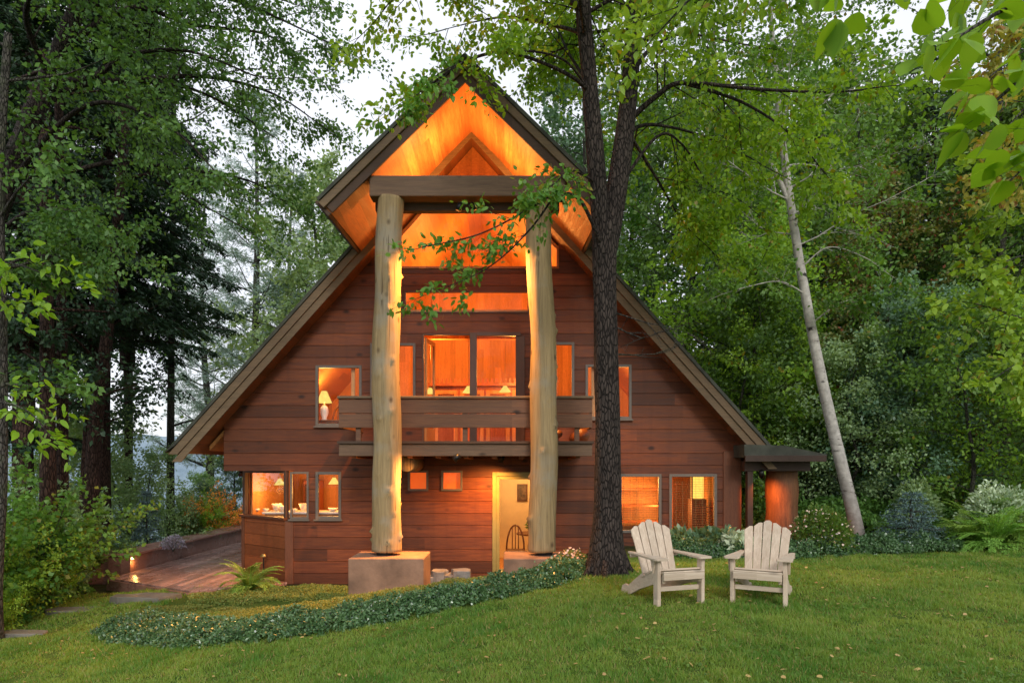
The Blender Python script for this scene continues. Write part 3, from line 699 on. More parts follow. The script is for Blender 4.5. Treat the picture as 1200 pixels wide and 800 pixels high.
# kitchen counter + dishes
ct = empty('kitchen_counter', (-4.9, 15.9, -2.44), 'long counter laid with white dishes behind the corner bay window', 'counter')
mb = MB(); mb.box(-5.7, 15.75, -2.43, -3.3, 16.3, -1.12); mb.build('carcass', M['inner'], ct)
mb = MB(); mb.box(-5.75, 15.70, -1.119, -3.25, 16.35, -1.07); mb.build('worktop', M['china'], ct, bevel=.006)
rd = random.Random(4)
for i, px in enumerate((300, 311, 322, 331, 345, 354, 390)):
    p = at(px, 0, 15.85); r = rd.uniform(.07, .13); hh = rd.uniform(.05, .2)
    mb = MB(); mb.lathe(p.x, 15.85+rd.uniform(-.08, .2), [(0, -1.068), (r*.5, -1.068), (r, -1.068+hh), (r*.94, -1.068+hh), (r*.45, -1.06), (0, -1.06)], 16)
    o = mb.build('bowl', M['china'], smooth=True)
    tag(o, ['white bowl nearest the left edge of the bay counter', 'second white bowl on the bay counter', 'third white bowl on the bay counter', 'white bowl under the cone pendant lamp', 'white bowl just right of the dark bay mullion', 'white bowl next to the right frame of the bay window', 'white bowl in the narrow grey kitchen window'][i], 'bowl', 'bowls on the kitchen counter')
mb = MB(); p = at(381, 0, 17.9); mb.box(p.x-.6, 18.0, -2.43, p.x-.2, 18.5, -.4); o = mb.build('tall_cupboard', M['cabinet'], bevel=.01); tag(o, 'tall reddish cupboard at the back of the kitchen', 'cupboard')
mb = MB(); mb.box(p.x-.56, 17.97, -2.3, p.x-.42, 17.999, -.5); mb.box(p.x-.38, 17.97, -2.3, p.x-.24, 17.999, -.5); q = mb.build('door', M['furn'], bevel=.01); q.parent = o
# right room: paper lamp, slatted screen, plants, lace
p = at(817, 571, 15.9); pl = empty('paper_lamp', (p.x, 15.9, -2.28), 'tall glowing paper column lamp in the right ground floor window', 'lamp')
mb = MB(); mb.lathe(p.x, 15.9, [(0, p.z-.25), (.15, p.z-.25), (.15, p.z+.27), (0, p.z+.27)], 4); mb.build('lamp_shade', M['shade2'], pl)
mb = MB(); mb.box(p.x-.17, 15.73, -2.29, p.x+.17, 16.07, p.z-.26)
mb.build('lamp_base', M['furn'], pl)
sc_ = empty('slatted_shutter', (p.x+.45, 15.6, -2.28), 'horizontal slatted wooden shutter right of the paper lamp', 'shutter')
mb = MB()
for i in range(22): mb.beam((p.x-.22, 15.45, -2.1+i*.055), (p.x+.22, 15.45, -2.1+i*.055), .008, .03)
for i in range(40): mb.beam((p.x+.28, 15.35, -2.1+i*.05), (p.x+.62, 15.35, -2.1+i*.05), .03, .012)
mb.build('slats', M['cabinet'], sc_)
mb = MB()
for q in (-.24, .24, .26, .64): mb.box(p.x+q-.015, 15.43, -2.28, p.x+q+.015, 15.47, -.05)
mb.build('frame', M['cabinet'], sc_)
bk = empty('bookshelf', (at(755, 0, 16.9).x, 16.9, -2.28), 'open shelf standing behind the lace screen in the right room', 'shelf')
mb = MB(); X = at(752, 0, 16.9).x
mb.box(X-.7, 16.6, -2.28, X-.65, 17, -.3); mb.box(X+.65, 16.6, -2.28, X+.7, 17, -.3)
for i in range(5): mb.box(X-.65, 16.6, -2.2+i*.4, X+.65, 17, -2.16+i*.4)
mb.build('frame', M['cabinet'], bk)
for k_ in ('R1', 'R2'):
    a, b, c, d = W[k_]; mb = MB(); x0, x1 = wx(a)+.05, wx(c)-.05
    y_ = WY+.16; mb.add([(x0, y_, wz(d)+.03), (x1, y_, wz(d)+.03), (x1, y_, wz(b)-.03), (x0, y_, wz(b)-.03)], [(0,1,2,3)])
    o = mb.build('lace_curtain', M['lace']); tag(o, 'open mesh curtain in the ground floor window '+('behind the left chair' if k_ == 'R1' else 'with the glowing paper lamp'), 'curtain', 'mesh curtains')

# ---- deck
DZ = -2.45
deck = empty('wooden_deck', (-7.5, 15.5, DZ), 'wet reddish board deck left of the house with its built-in bench', 'deck')
dp = [(-8.75, 14.85), (-6.32, 13.35), (-4.72, 14.33), (-6.12, 15.40), (-6.12, 24), (-8.75, 24)]
mb = MB()
def clipx(poly, x0, x1):
    def cl(P_, f):
        o = []
        for i in range(len(P_)):
            a, b = P_[i], P_[(i+1) % len(P_)]; fa, fb = f(a), f(b)
            if fa >= 0: o.append(a)
            if (fa >= 0) != (fb >= 0): t = fa/(fa-fb); o.append((a[0]+(b[0]-a[0])*t, a[1]+(b[1]-a[1])*t))
        return o
    P_ = cl(poly, lambda p: p[0]-x0)
    return cl(P_, lambda p: x1-p[0]) if P_ else []
for i in range(-70, -30):
    x0 = i*.14+.004; x1 = x0+.132
    # the L-shaped outline is cut into two convex pieces
    for poly in ([(-8.75, 14.85), (-6.32, 13.35), (-6.12, 13.48), (-6.12, 24), (-8.75, 24)], [(-6.12, 13.48), (-4.72, 14.33), (-6.12, 15.40)]):
        q = clipx(poly, x0, x1)
        if len(q) > 2: mb.prism_xy(q, DZ-.035, DZ)
mb.build('deck_boards', M['deck'], deck)
mb = MB()
for a, b in (((-8.8, 14.87), (-6.32, 13.33)), ((-6.32, 13.33), (-4.72, 14.3))):
    mb.beam((a[0], a[1]-.02, DZ-.2), (b[0], b[1]-.02, DZ-.2), .04, .33)
mb.build('deck_fascia', M['bench'], deck)
mb = MB(); mb.box(-9.3, 15.7, -2.9, -8.78, 24, -2.08); mb.box(-10.4, 15.75, -2.9, -9.301, 16.3, -2.08); mb.build('bench_body', M['bench'], deck)
mb = MB(); mb.box(-9.4, 15.62, -2.078, -8.7, 24.1, -2.02); mb.box(-10.6, 15.64, -2.078, -9.401, 16.4, -2.02); mb.build('bench_top', M['bench'], deck, bevel=.01)
mb = MB(); mb.box(-8.779, 15.73, -2.17, -8.76, 15.83, -2.12); mb.build('bench_light', M['bulb'], deck)
# stepping stones
def stone(px, py, rx, ry, th, seed, label, name='flagstone', mat='slate', grp='flat stones at the lawn edge', P_=None):
    rd = random.Random(seed); p = P_ or gp(px, py); n = 11; mb = MB(); top = []; bot = []
    for i in range(n):
        a = 2*math.pi*i/n; k = rd.uniform(.78, 1.12)
        c, s = math.cos(a), math.sin(a); c = math.copysign(abs(c)**.7, c); s = math.copysign(abs(s)**.7, s)
        top.append((p.x+rx*k*c, p.y+ry*k*s, p.z+th+rd.uniform(-.01, .01))); bot.append((p.x+rx*k*1.05*c, p.y+ry*k*1.05*s, p.z-.12))
    mb.add(top+bot, [tuple(range(n))]+[(i+n, (i+1) % n+n, (i+1) % n, i) for i in range(n)])
    o = mb.build(name, M[mat], bevel=.012); tag(o, label, 'stone', grp); return o
stone(172, 703, .62, .28, .10, 1, 'broad flat stone step in front of the deck corner')
stone(88, 716, .55, .2, .05, 2, 'long flat stone at the left lawn edge beside the shrubs')
stone(22, 744, .5, .16, .06, 3, 'flat stone nearest the lower left corner of the lawn')
rd = random.Random(9)
for i, (px, z, rx) in enumerate(((512, -2.42, .3), (536, -2.40, .26), (524, -2.30, .24), (506, -2.20, .2), (545, -2.27, .2), (530, -2.16, .2), (515, -2.09, .17), (540, -2.06, .2))):
    p = at(px, 0, 12.9); stone(0, 0, rx*.9, .2, .09, 20+i, 'flat grey fieldstone in the low stack between the two concrete piers', 'fieldstone', 'stone', 'stones of the dry stack by the house', Vector((p.x, 13.0+rd.uniform(-.1, .1), z)))
# hose tap stake
p = gp(309, 692); hz = DZ
st = empty('hose_tap', (p.x, 14.7, hz), 'metal garden tap on a thin pipe in front of the bay wall', 'tap')
q = at(309, 0, 14.62); mb = MB(); mb.tube([(q.x, 14.62, DZ), (q.x, 14.62, -1.98)], [.015, .015], 8); mb.build('pipe', M['steel'], st)
mb = MB(); mb.tube([(q.x-.06, 14.62, -1.95), (q.x+.05, 14.60, -1.93)], [.035, .03], 10); mb.lathe(q.x, 14.62, [(0, -1.92), (.05, -1.91), (.05, -1.9), (0, -1.89)], 12); mb.build('valve', M['brass'], st, True)

# ------------------------------------------------------------------ adirondack chairs
def chair(name, loc, rz, label):
    e = empty(name, (0, 0, 0), label, 'chair', 'wooden garden chairs on the lawn')
    mat = M['chair']; hw = .27
    # local: faces -y. front legs at y=0
    for s in (-1, 1):
        mb = MB(); mb.box(s*hw-.045 if s < 0 else s*hw-.0, -.02, 0, s*hw if s < 0 else s*hw+.045, .075, .535); mb.build('front_leg', M['chairv'], e, bevel=.006)
        # long side stringer curving down to the rear foot
        prof = [(-.03, .40), (-.05, .37), (-.03, .27), (.2, .22), (.5, .12), (.72, .02), (.80, 0), (.95, 0), (.96, .04), (.93, .10), (.86, .13), (.78, .12), (.62, .22), (.45, .32), (.2, .385)]
        n = len(prof); x0 = s*(hw-.03)-.016; x1 = x0+.032
        mb = MB(); mb.add([(x0, y, z) for y, z in prof]+[(x1, y, z) for y, z in prof], [tuple(range(n)), tuple(range(2*n-1, n-1, -1))]+[(i, i+n, (i+1) % n+n, (i+1) % n) for i in range(n)])
        mb.build('stringer', mat, e, bevel=.005)
        # arm, wide in front and narrow at the back
        ap = [(-.10, -.06), (-.09, -.085), (.055, -.09), (.075, -.06), (.065, .1), (.03, .45), (.02, .66), (-.02, .68), (-.045, .62), (-.06, .3), (-.095, .05)]
        mb = MB(); mb.prism_xy([((hw+.02+ (-x if True else x))*s if False else s*(hw+.035+x), y) for x, y in (ap if s > 0 else ap[::-1])], .537, .562)
        mb.build('armrest', mat, e, bevel=.005)
        mb = MB(); xx = s*(hw+.06)
        mb.add([(xx-.012, .0, .536), (xx-.012, .09, .536), (xx-.012, .05, .38), (xx+.012, .0, .536), (xx+.012, .09, .536), (xx+.012, .05, .38)], [(0,1,2),(5,4,3),(0,3,4,1),(1,4,5,2),(2,5,3,0)])
        mb.build('arm_bracket', mat, e)
    # seat slats
    ys_ = [(-.045, .385), (.045, .400), (.135, .385), (.225, .36), (.315, .325), (.40, .285)]
    for (y, z) in ys_:
        mb = MB(); mb.beam((-hw-.0, y, z+.01), (hw+.0, y, z+.01), .078, .022, (0, .25, 1)); mb.build('seat_slat', mat, e, bevel=.005)
    mb = MB(); mb.box(-hw+.002, -.085, .31, hw-.002, -.062, .392); mb.build('front_apron', mat, e, bevel=.005)
    mb = MB(); mb.box(-hw+.002, .03, .17, hw-.002, .052, .225); mb.build('front_stretcher', mat, e, bevel=.005)
    # back slats fan out; rounded top
    for i in range(5):
        a = (i-2); w0 = .088; xb = a*.092; xt = a*.112
        ztop = [.66, .71, .73, .71, .66][i]; zed = [.035, .018, 0, .018, .035][i]
        P_ = [(xb-w0/2, 0), (xb+w0/2, 0), (xt+w0/2+.006, ztop-(.05 if a > 0 else .012 if a == 0 else 0)), (xt+.02+(.0 if a <= 0 else -.03), ztop+(.0 if a else .012)), (xt-.02-(.0 if a >= 0 else -.03), ztop+(.0 if a else .012)), (xt-w0/2-.006, ztop-(.05 if a < 0 else .012 if a == 0 else 0))]
        lean = math.radians(23); th = .02; vs = []
        for side in (0, 1):
            for x, h_ in P_:
                y = .43+h_*math.sin(lean)+side*th*math.cos(lean); z = .26+h_*math.cos(lean)-side*th*math.sin(lean)
                vs.append((x, y, z))
        n = len(P_); mb = MB(); mb.add(vs, [tuple(range(n)), tuple(range(2*n-1, n-1, -1))]+[(k, k+n, (k+1) % n+n, (k+1) % n) for k in range(n)])
        mb.build('back_slat', M['chairv'], e, bevel=.005)
    for h_, w_ in ((.30, .33), (.56, .25)):
        y = .455+h_*math.sin(math.radians(23)); z = .25+h_*math.cos(math.radians(23)); mb = MB(); mb.beam((-w_, y+.02, z), (w_, y+.02, z), .03, .06); mb.build('back_rail', mat, e, bevel=.005)
    e.location = loc; e.rotation_euler = (0, 0, rz); return e
chairs = []
for (fx0, fy0, fx1, fy1, lab, dz_) in ((773, 711, 822, 706, 'pale wooden slat-back garden chair on the lawn turned to the right, nearer the dark trunk', 19),
                                  (861, 706, 916, 712, 'pale wooden slat-back garden chair on the lawn turned to the left, right of its twin', -29)):
    a = at(fx0, fy0, 1); cpx = (fx0+fx1)/2; cpy = (fy0+fy1)/2
    p = gp(cpx, cpy)
    c_ = chair('adirondack_chair', (p.x, p.y, ground_z(p.x, p.y)-.01), math.radians(dz_), lab); chairs.append(c_)

# ------------------------------------------------------------------ vegetation
class Tree:
    def __init__(s, seed, nch=(9, 6, 5), ratio=(.42, .5), leaves=10, llen=.1, lw=.07, curl=.02, wander=.12, spread=.9, flat=.55, up=.75, shape='d', jitter=.08, minlvl=2):
        s.r = np.random.default_rng(seed); s.nch = nch; s.ratio = ratio; s.nl = leaves; s.ll = llen; s.lw = lw; s.curl = curl
        s.wander = wander; s.spread = spread; s.flat = flat; s.up = up; s.shape = shape; s.mb = MB(); s.P = []; s.A = []; s.seed = seed; s.jit = jitter
    def sub(s, pts, L, lvl, t0=.15):
        """children along a polyline"""
        r = s.r
        if lvl >= len(s.nch): return
        m = len(pts)-1
        for c in range(s.nch[lvl]):
            t = t0+(1-t0)*(c+r.random())/s.nch[lvl]; f = t*m; i = min(int(f), m-1)
            p = pts[i]+(pts[i+1]-pts[i])*(f-i); d = nrm(pts[i+1]-pts[i])
            side = r.normal(size=3); side[2] *= s.flat; side -= d*side.dot(d); side = nrm(side)
            nd = nrm(d*(1-s.spread*.45)+side*s.spread+np.array([0, 0, s.curl]))
            s.limb(p, nd, L*s.ratio[min(lvl, len(s.ratio)-1)]*(1.25-.7*t)*r.uniform(.75, 1.2), None, lvl+1)
        s.limb(pts[-1], nrm(pts[-1]-pts[-2]), L*s.ratio[min(lvl, len(s.ratio)-1)]*.8, None, lvl+1)
    def limb(s, p, d, L, rad, lvl):
        r = s.r; last = lvl >= len(s.nch); ns = 2 if last else (5 if lvl == 0 else 3)
        pts = [p]; 
        for i in range(ns):
            d = nrm(d+r.normal(size=3)*s.wander+np.array([0, 0, s.curl])); pts.append(pts[-1]+d*(L/ns))
        rad = rad or L*.011
        s.mb.tube(pts, [rad*(1-.75*i/ns) for i in range(ns+1)], 6 if lvl == 0 else 3, False)
        if last:
            n = s.nl
            t = r.random(n)*ns; i = np.minimum(t.astype(int), ns-1); a = np.array(pts)
            q = a[i]+(a[i+1]-a[i])*(t-i)[:, None]+r.normal(size=(n, 3))*s.jit*np.array([1, 1, .6])
            s.P.append(q); s.A.append(nrm(d+r.normal(size=(n, 3))*.8+np.array([0, 0, -.25])))
        else: s.sub(pts, L, lvl)
    def trunk(s, pts, rads, n=14, rough=.06):
        pts = [np.array(p, float) for p in pts]
        # smooth resample
        out = []; rr = []
        K = 7
        for i in range(len(pts)-1):
            p0 = pts[max(i-1, 0)]; p1 = pts[i]; p2 = pts[i+1]; p3 = pts[min(i+2, len(pts)-1)]
            for k in range(K):
                t = k/K
                out.append(.5*((2*p1)+(-p0+p2)*t+(2*p0-5*p1+4*p2-p3)*t*t+(-p0+3*p1-3*p2+p3)*t**3)); rr.append(rads[i]+(rads[i+1]-rads[i])*t)
        out.append(pts[-1]); rr.append(rads[-1]); sd = s.seed
        fn = lambda i, a, r, p: r*(1+rough*mnoise.noise(Vector((math.cos(a)*2, math.sin(a)*2, p[2]*1.1+sd)))*2)
        s.mb.tube(out, rr, n, False, fn); return out
    def make(s, root, barkm, leafm, offset=None, tname='trunk', cname='crown'):
        if offset is not None:
            s.mb.v = [(a-offset[0], b-offset[1], c-offset[2]) for a, b, c in s.mb.v]
        t = s.mb.build(tname, barkm, None, True); t.parent = root
        P = np.concatenate(s.P); A = np.concatenate(s.A)
        if offset is not None: P = P-np.array(offset)
        leaves_mesh(cname, P, A, s.ll, s.lw, leafm, root, s.seed, s.shape, s.up)
        return root

def proto_broad(seed, H=13, base=.22, spread=3.6, nl=9, ll=.15, lw=.1, limbs=30, mat='leafmid', bark='barkg', r0=.17, lean=.3, nch=(7, 5)):
    T = Tree(seed, nch=nch, leaves=nl, llen=ll, lw=lw, spread=.95, jitter=.14)
    r = T.r; pts = [np.array([0, 0, -.4])]
    for i in range(1, 7): pts.append(np.array([r.normal()*lean*.5+pts[-1][0], r.normal()*lean*.5+pts[-1][1], H*i/6]))
    tr = T.trunk(pts, [r0*1.25, r0, r0*.85, r0*.7, r0*.5, r0*.3, r0*.08], 10)
    for i in range(limbs):
        t = base+(1-base)*(i+r.random())/limbs; f = t*(len(tr)-1); p = tr[min(int(f), len(tr)-2)]
        az = i*2.4+r.normal()*.4; el = -.05+.7*t+r.normal()*.12
        Lb = spread*(1.0-.62*max(0, (t-.35)/.65)**1.3)*(.65+.35*min(1, (t-base)/.12+.3))*r.uniform(.7, 1.2)
        T.limb(p, np.array([math.cos(az)*math.cos(el), math.sin(az)*math.cos(el), math.sin(el)]), Lb, r0*.28*(1.1-t*.8), 0)
    root = empty('proto', (0, 0, 0), 'x', 'tree'); T.make(root, M[bark], M[mat]); return root
def proto_conifer(seed, H=17, base=.2, spread=2.9, nb=95, mat='hemlock', bark='bark2', r0=.2, droop=.35, nt_=16, nn=22, ll=.13, lw=.035, whorl=False, tuft=False):
    T = Tree(seed, nch=(1,), llen=ll, lw=lw, up=1.2); r = T.r
    tr = T.trunk([np.array([r.normal()*.05*i, r.normal()*.05*i, -.5+(H+.5)*i/5]) for i in range(6)], [r0*1.2, r0, r0*.8, r0*.6, r0*.35, .02], 12)
    for i in range(nb):
        t = base+(1-base)*((i//5*5+r.random()*.8)/nb if whorl else (i+r.random())/nb); f = t*(len(tr)-1); p = np.array(tr[min(int(f), len(tr)-2)])
        az = i*2.4+r.normal()*.5; L = spread*(1-t)**.75*r.uniform(.6, 1.2)+.3
        d = np.array([math.cos(az), math.sin(az), .25 if whorl else .12]); pts = [p]; ns = 5
        for k in range(ns):
            d = nrm(d+np.array([0, 0, -droop*.22*(1 if k > 0 else 0)+ (.12 if whorl else 0)])+r.normal(size=3)*.06); pts.append(pts[-1]+d*L/ns)
        T.mb.tube(pts, [.035*(1-.8*k/ns)*L/3+.006 for k in range(ns+1)], 4, False)
        a = np.array(pts); side = nrm(np.cross(nrm(a[-1]-a[0]), np.array([0, 0, 1.])))
        k_ = max(4, int(nt_*L/spread))
        for j in range(k_):
            tt = .15+.85*(j+r.random())/k_; f = tt*ns; ii = min(int(f), ns-1); q = a[ii]+(a[ii+1]-a[ii])*(f-ii)
            sg = 1 if j % 2 else -1; dd = nrm(nrm(a[ii+1]-a[ii])*.7+side*sg*.9+r.normal(size=3)*.15+np.array([0, 0, -droop*.5]))
            tl_ = L*.42*(1.15-tt)*r.uniform(.7, 1.2)+.15
            T.mb.tube([q, q+dd*tl_], [.007, .002], 3, False)
            n = nn; u = r.random(n); 
            if tuft: u = .35+.65*u
            pos = q+dd*tl_*u[:, None]+r.normal(size=(n, 3))*np.array([.03, .03, .02])*(2.2 if tuft else 1)
            sg2 = np.where(r.random(n) < .5, 1, -1)[:, None]; sd2 = nrm(np.cross(dd, np.array([0, 0, 1.])))
            T.P.append(pos); T.A.append(nrm(dd*.7+sd2*sg2*.8+r.normal(size=(n, 3))*(.6 if tuft else .25)+np.array([0, 0, -droop*.4])))
    root = empty('proto', (0, 0, 0), 'x', 'tree'); T.make(root, M[bark], M[mat]); return root
def proto_shrub(seed, H=1.6, n=14, nl=10, ll=.09, lw=.05, mat='leafmid', spread=.9, nch=(5, 4), shape='d', bark='barkg'):
    T = Tree(seed, nch=nch, leaves=nl, llen=ll, lw=lw, spread=.9, flat=.8, jitter=.05, curl=.06, shape=shape); r = T.r
    for i in range(n):
        az = i*2.4+r.random(); el = r.uniform(.55, 1.45)
        T.limb(np.array([r.normal()*.08, r.normal()*.08, -.05]), np.array([math.cos(az)*math.cos(el)*spread, math.sin(az)*math.cos(el)*spread, math.sin(el)]), H*r.uniform(.6, 1), .012, 0)
    root = empty('proto', (0, 0, 0), 'x', 'shrub'); T.make(root, M[bark], M[mat], tname='stems', cname='foliage'); return root
USED = {}
def place(proto, name, px, D, s=1, rz=0, label='', cat='tree', group=None, mat=None, sz=None, X=None, dz=0):
    x = (px-CX)/F*D if X is None else X
    if proto.name not in USED: o = proto; USED[proto.name] = 1; o_new = o
    else: o_new = copy_tree(proto)
    key = proto.name
    o_new.location = (x, D, ground_z(x, D)+dz); o_new.rotation_euler = (0, 0, rz); o_new.scale = (s, s, sz or s)
    if 'group' in o_new.keys(): del o_new['group']
    tag(o_new, label, cat, group)
    PL.append((o_new, name))
    if mat:
        for ch in o_new.children:
            if ch.name.split('.')[0] in ('crown', 'foliage'):
                ch.material_slots[0].link = 'OBJECT'; ch.material_slots[0].material = M[mat]
    return o_new
PL = []
B1 = proto_broad(11, 13, .14, 3.6, 10, .17, .12, 34)
B2 = proto_broad(12, 15, .10, 4.0, 10, .18, .13, 36)
B3 = proto_broad(13, 12, .06, 3.2, 10, .15, .11, 34, nch=(7, 6))
S1 = proto_broad(14, 5.2, .05, 1.7, 10, .10, .07, 22, r0=.05, nch=(6, 5))
S2 = proto_broad(15, 6.0, .15, 2.2, 9, .13, .085, 20, r0=.06, nch=(6, 5))
H1 = proto_conifer(21, 17, .10, 3.2, 150, nt_=22, nn=30, ll=.18, lw=.055, droop=.5)
H2 = proto_conifer(22, 15, .03, 3.0, 150, nt_=22, nn=30, ll=.18, lw=.055, droop=.5)
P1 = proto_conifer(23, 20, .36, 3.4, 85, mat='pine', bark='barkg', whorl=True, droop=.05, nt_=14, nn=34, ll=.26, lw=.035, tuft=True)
Q1 = proto_shrub(31, 1.6, 22, 13, .075, .045, nch=(6, 5))
Q2 = proto_shrub(32, 2.0, 17, 10, .10, .065, nch=(6, 5))

R_ = math.radians
# ---- right forest
rows = [
 # proto, px, D, scale, mat, label
 (B2, 800, 24, 1.0, 'leafdk', 'dark green broadleaf tree right behind the right roof slope'),
 (B1, 872, 21, .9, 'leafyel', 'yellow green broadleaf tree between the roof and the birch'),
 (B3, 905, 19.5, .62, 'leafyel', 'yellow green low tree whose pale sprays hang left of the birch trunk'),
 (H2, 955, 27, 1.0, 'hemlock', 'dark hemlock behind the birch trunk'),
 (B2, 1010, 24, 1.0, 'leafmid', 'mid green broadleaf tree immediately right of the birch'),
 (H1, 1090, 23, .9, 'hemlockg', 'grey green conifer standing high on the right above the blue spruce'),
 (B1, 1075, 30, 1.2, 'leafred', 'broadleaf tree with reddish turning leaves in the right woods'),
 (B3, 1150, 19, .9, 'leafmid', 'mid green broadleaf tree behind the ferns'),
 (H2, 1180, 25, 1.05, 'hemlock', 'dark hemlock near the right edge behind the grey trunk'),
 (B2, 1235, 21, 1.0, 'leafmid', 'mid green broadleaf tree cut by the right edge of the view'),
 (B1, 760, 30, 1.25, 'leafmid', 'tall mid green tree whose crown fills the gap over the right roof slope'),
 (B2, 690, 32, 1.3, 'leafblue', 'tall cool green tree behind the roof peak'),
 (B1, 850, 34, 1.3, 'leafdk', 'tall dark tree deep in the woods above the right eave'),
 (B2, 930, 36, 1.4, 'leafmid', 'tall mid green tree deep in the woods left of the birch top'),
 (B3, 1000, 38, 1.7, 'leafdk', 'tall dark broadleaf tree far back right of the birch top'),
 (B1, 1120, 36, 1.3, 'leafblue', 'cool green tree far back below the patch of bright sky on the right'),
 (B2, 1200, 34, 1.3, 'leafdk', 'dark broadleaf tree far back at the right edge'),
 (H1, 890, 42, 1.35, 'hemlock', 'black green conifer farthest back above the right eave'),
 (H2, 1050, 44, 1.6, 'hemlock', 'black green conifer farthest back behind the reddish tree'),
 (B3, 1040, 20.5, .75, 'leafred', 'low tree with reddish tinted leaves above the dwarf blue spruce'),
 (B3, 860, 23, .8, 'leafpale', 'pale green tree glimpsed over the lower right roof slope'),
 (B3, 1290, 28, 1.4, 'leafdk', 'dark broadleaf tree beyond the right edge behind the others'),
 (H1, 740, 44, 1.35, 'hemlockg', 'tall greyish conifer far behind the right roof slope'),
 (B2, 640, 42, 1.35, 'leafblue', 'tall tree far behind the house ridge'),
]
for i, (pr, px, D, s, mt, lab) in enumerate(rows):
    place(pr, 'hemlock_tree' if pr in (H1, H2) else 'broadleaf_tree', px, D, s, i*1.9, lab, 'tree', 'trees in the woods right of the house', mt)
rows = [
 (S1, 985, 17.5, .9, 'leafpale', 'bushy pale green sapling just behind the foot of the birch'),
 (S2, 1040, 18, .95, 'leafblue', 'cool green sapling behind the dwarf blue spruce'),
 (S1, 1090, 17, 1.0, 'leafblue', 'silvery green sapling right of the dwarf blue spruce'),
 (S2, 1128, 15.6, .85, 'leafmid', 'open sapling with yellow green sprays above the ferns'),
 (S1, 1175, 17.5, 1.05, 'leafdk', 'dark sapling behind the ferns'),
 (S2, 945, 20, 1.0, 'leafyel', 'leafy sapling seen between the porch column and the birch'),
 (S1, 890, 21, 1.0, 'leafblue', 'bluish sapling seen through the open porch'),
 (S2, 870, 18.5, 1.05, 'leafdk', 'dark sapling over the porch roof'),
 (S1, 1215, 15, 1.0, 'leafyel', 'bright yellow green sapling at the right edge'),
 (S2, 1060, 21, 1.3, 'leafdk', 'dark sapling deep in the shade right of the birch'),
 (S1, 1010, 22, 1.3, 'leafdk', 'dark bushy sapling hidden behind the birch trunk'),
 (S2, 1150, 22, 1.3, 'leafpale', 'wide sapling deep in the shade above the ferns'),
]
for i, (pr, px, D, s, mt, lab) in enumerate(rows):
    place(pr, 'sapling', px, D, s, i*2.3+.6, lab, 'young tree', 'saplings at the edge of the right woods', mt)
# ---- left side
rows = [
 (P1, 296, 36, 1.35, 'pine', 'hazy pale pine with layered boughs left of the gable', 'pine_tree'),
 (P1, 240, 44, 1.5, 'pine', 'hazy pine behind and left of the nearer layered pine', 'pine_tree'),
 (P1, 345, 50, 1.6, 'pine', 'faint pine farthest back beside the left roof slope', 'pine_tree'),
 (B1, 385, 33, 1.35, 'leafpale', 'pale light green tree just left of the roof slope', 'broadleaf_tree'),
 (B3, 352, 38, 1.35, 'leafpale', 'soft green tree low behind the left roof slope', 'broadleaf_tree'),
 (H1, 150, 23, 1.0, 'hemlock', 'dark hemlock with drooping boughs over the slender trunk', 'hemlock_tree'),
 (H2, 118, 18.5, 1.05, 'hemlock', 'black green hemlock in the middle of the left group', 'hemlock_tree'),
 (H1, 28, 17, 1.0, 'hemlock', 'black green hemlock near the left edge of the view', 'hemlock_tree'),
 (H2, -60, 18, 1.1, 'hemlock', 'dark hemlock partly beyond the left edge', 'hemlock_tree'),
 (B2, -20, 30, 1.3, 'leafdk', 'large dark tree behind the left edge', 'broadleaf_tree'),
]
for i, (pr, px, D, s, mt, lab, nm) in enumerate(rows):
    hi = (pr in (H1, H2) and D < 30) or (pr in (B1, B2) and px < 200)
    o = place(pr, nm, px, D, s, i*1.3+.4, lab, 'tree', 'trees on the slope left of the house', mt, dz=(0 if not hi else .144*D+1.6+.16*(D-17)+(1.2 if px < 100 else 2.4)))
    if hi: TRUNKS = globals().setdefault('TRUNKS', []); TRUNKS.append((o, D))
# visible bare lower trunks of the left hemlocks: extend each down to the ground as part of its own tree
for (o, D) in TRUNKS:
    s = o.scale[0]; mb = MB(); r = .2*s
    gz_ = ground_z(o.location.x, o.location.y)
    h_ = (o.location.z-gz_)/s
    mb.tube([(0, 0, -h_-.4), (0, 0, -h_*.6), (.02, .01, -h_*.3), (0, 0, .1)], [.27, .235, .225, .235] if D < 19 else [.16, .14, .135, .15], 14)
    t = mb.build('lower_trunk', M['bark2'], None, True); t.parent = o
# extra slim trunks
def slim(pxs, D, r, label, bark='bark2', top=None, name='bare_trunk_tree', leaf='hemlock', seed=1, nlimb=10, cr=(.5, 1), sp=1.6, group=None, shape='d', ll=.12, lw=.08, nch=(5, 4), nl=9):
    T = Tree(seed, nch=nch, leaves=nl, llen=ll, lw=lw, shape=shape)
    pts = [np.array(at(x, y, D)) for x, y in pxs]; x0, y0 = pts[0][0], pts[0][1]
    base = np.array([x0, y0, ground_z(x0, y0)-.3]); pts = [base]+[p for p in pts if p[2] > base[2]+.4]
    n = len(pts); tr = T.trunk(pts, [r*(1.3 if i == 0 else 1-.6*i/n) for i in range(n)])
    rr = T.r
    for i in range(nlimb):
        t = cr[0]+(cr[1]-cr[0])*(i+rr.random())/nlimb; p = tr[min(int(t*(len(tr)-1)), len(tr)-2)]; az = i*2.4; el = rr.uniform(0, .6)
        T.limb(p, np.array([math.cos(az)*math.cos(el), math.sin(az)*math.cos(el), math.sin(el)]), sp*rr.uniform(.6, 1.2), r*.25, 0)
    root = empty(name, (base[0], base[1], base[2]+.3), label, 'tree', group)
    T.make(root, M[bark], M[leaf], offset=(base[0], base[1], base[2]+.3)); return root
slim([(56, 660), (56, 500), (54, 300), (52, 60)], 14, .19, 'straight dark reddish trunk, the left one of the close pair', seed=41, leaf='hemlock')
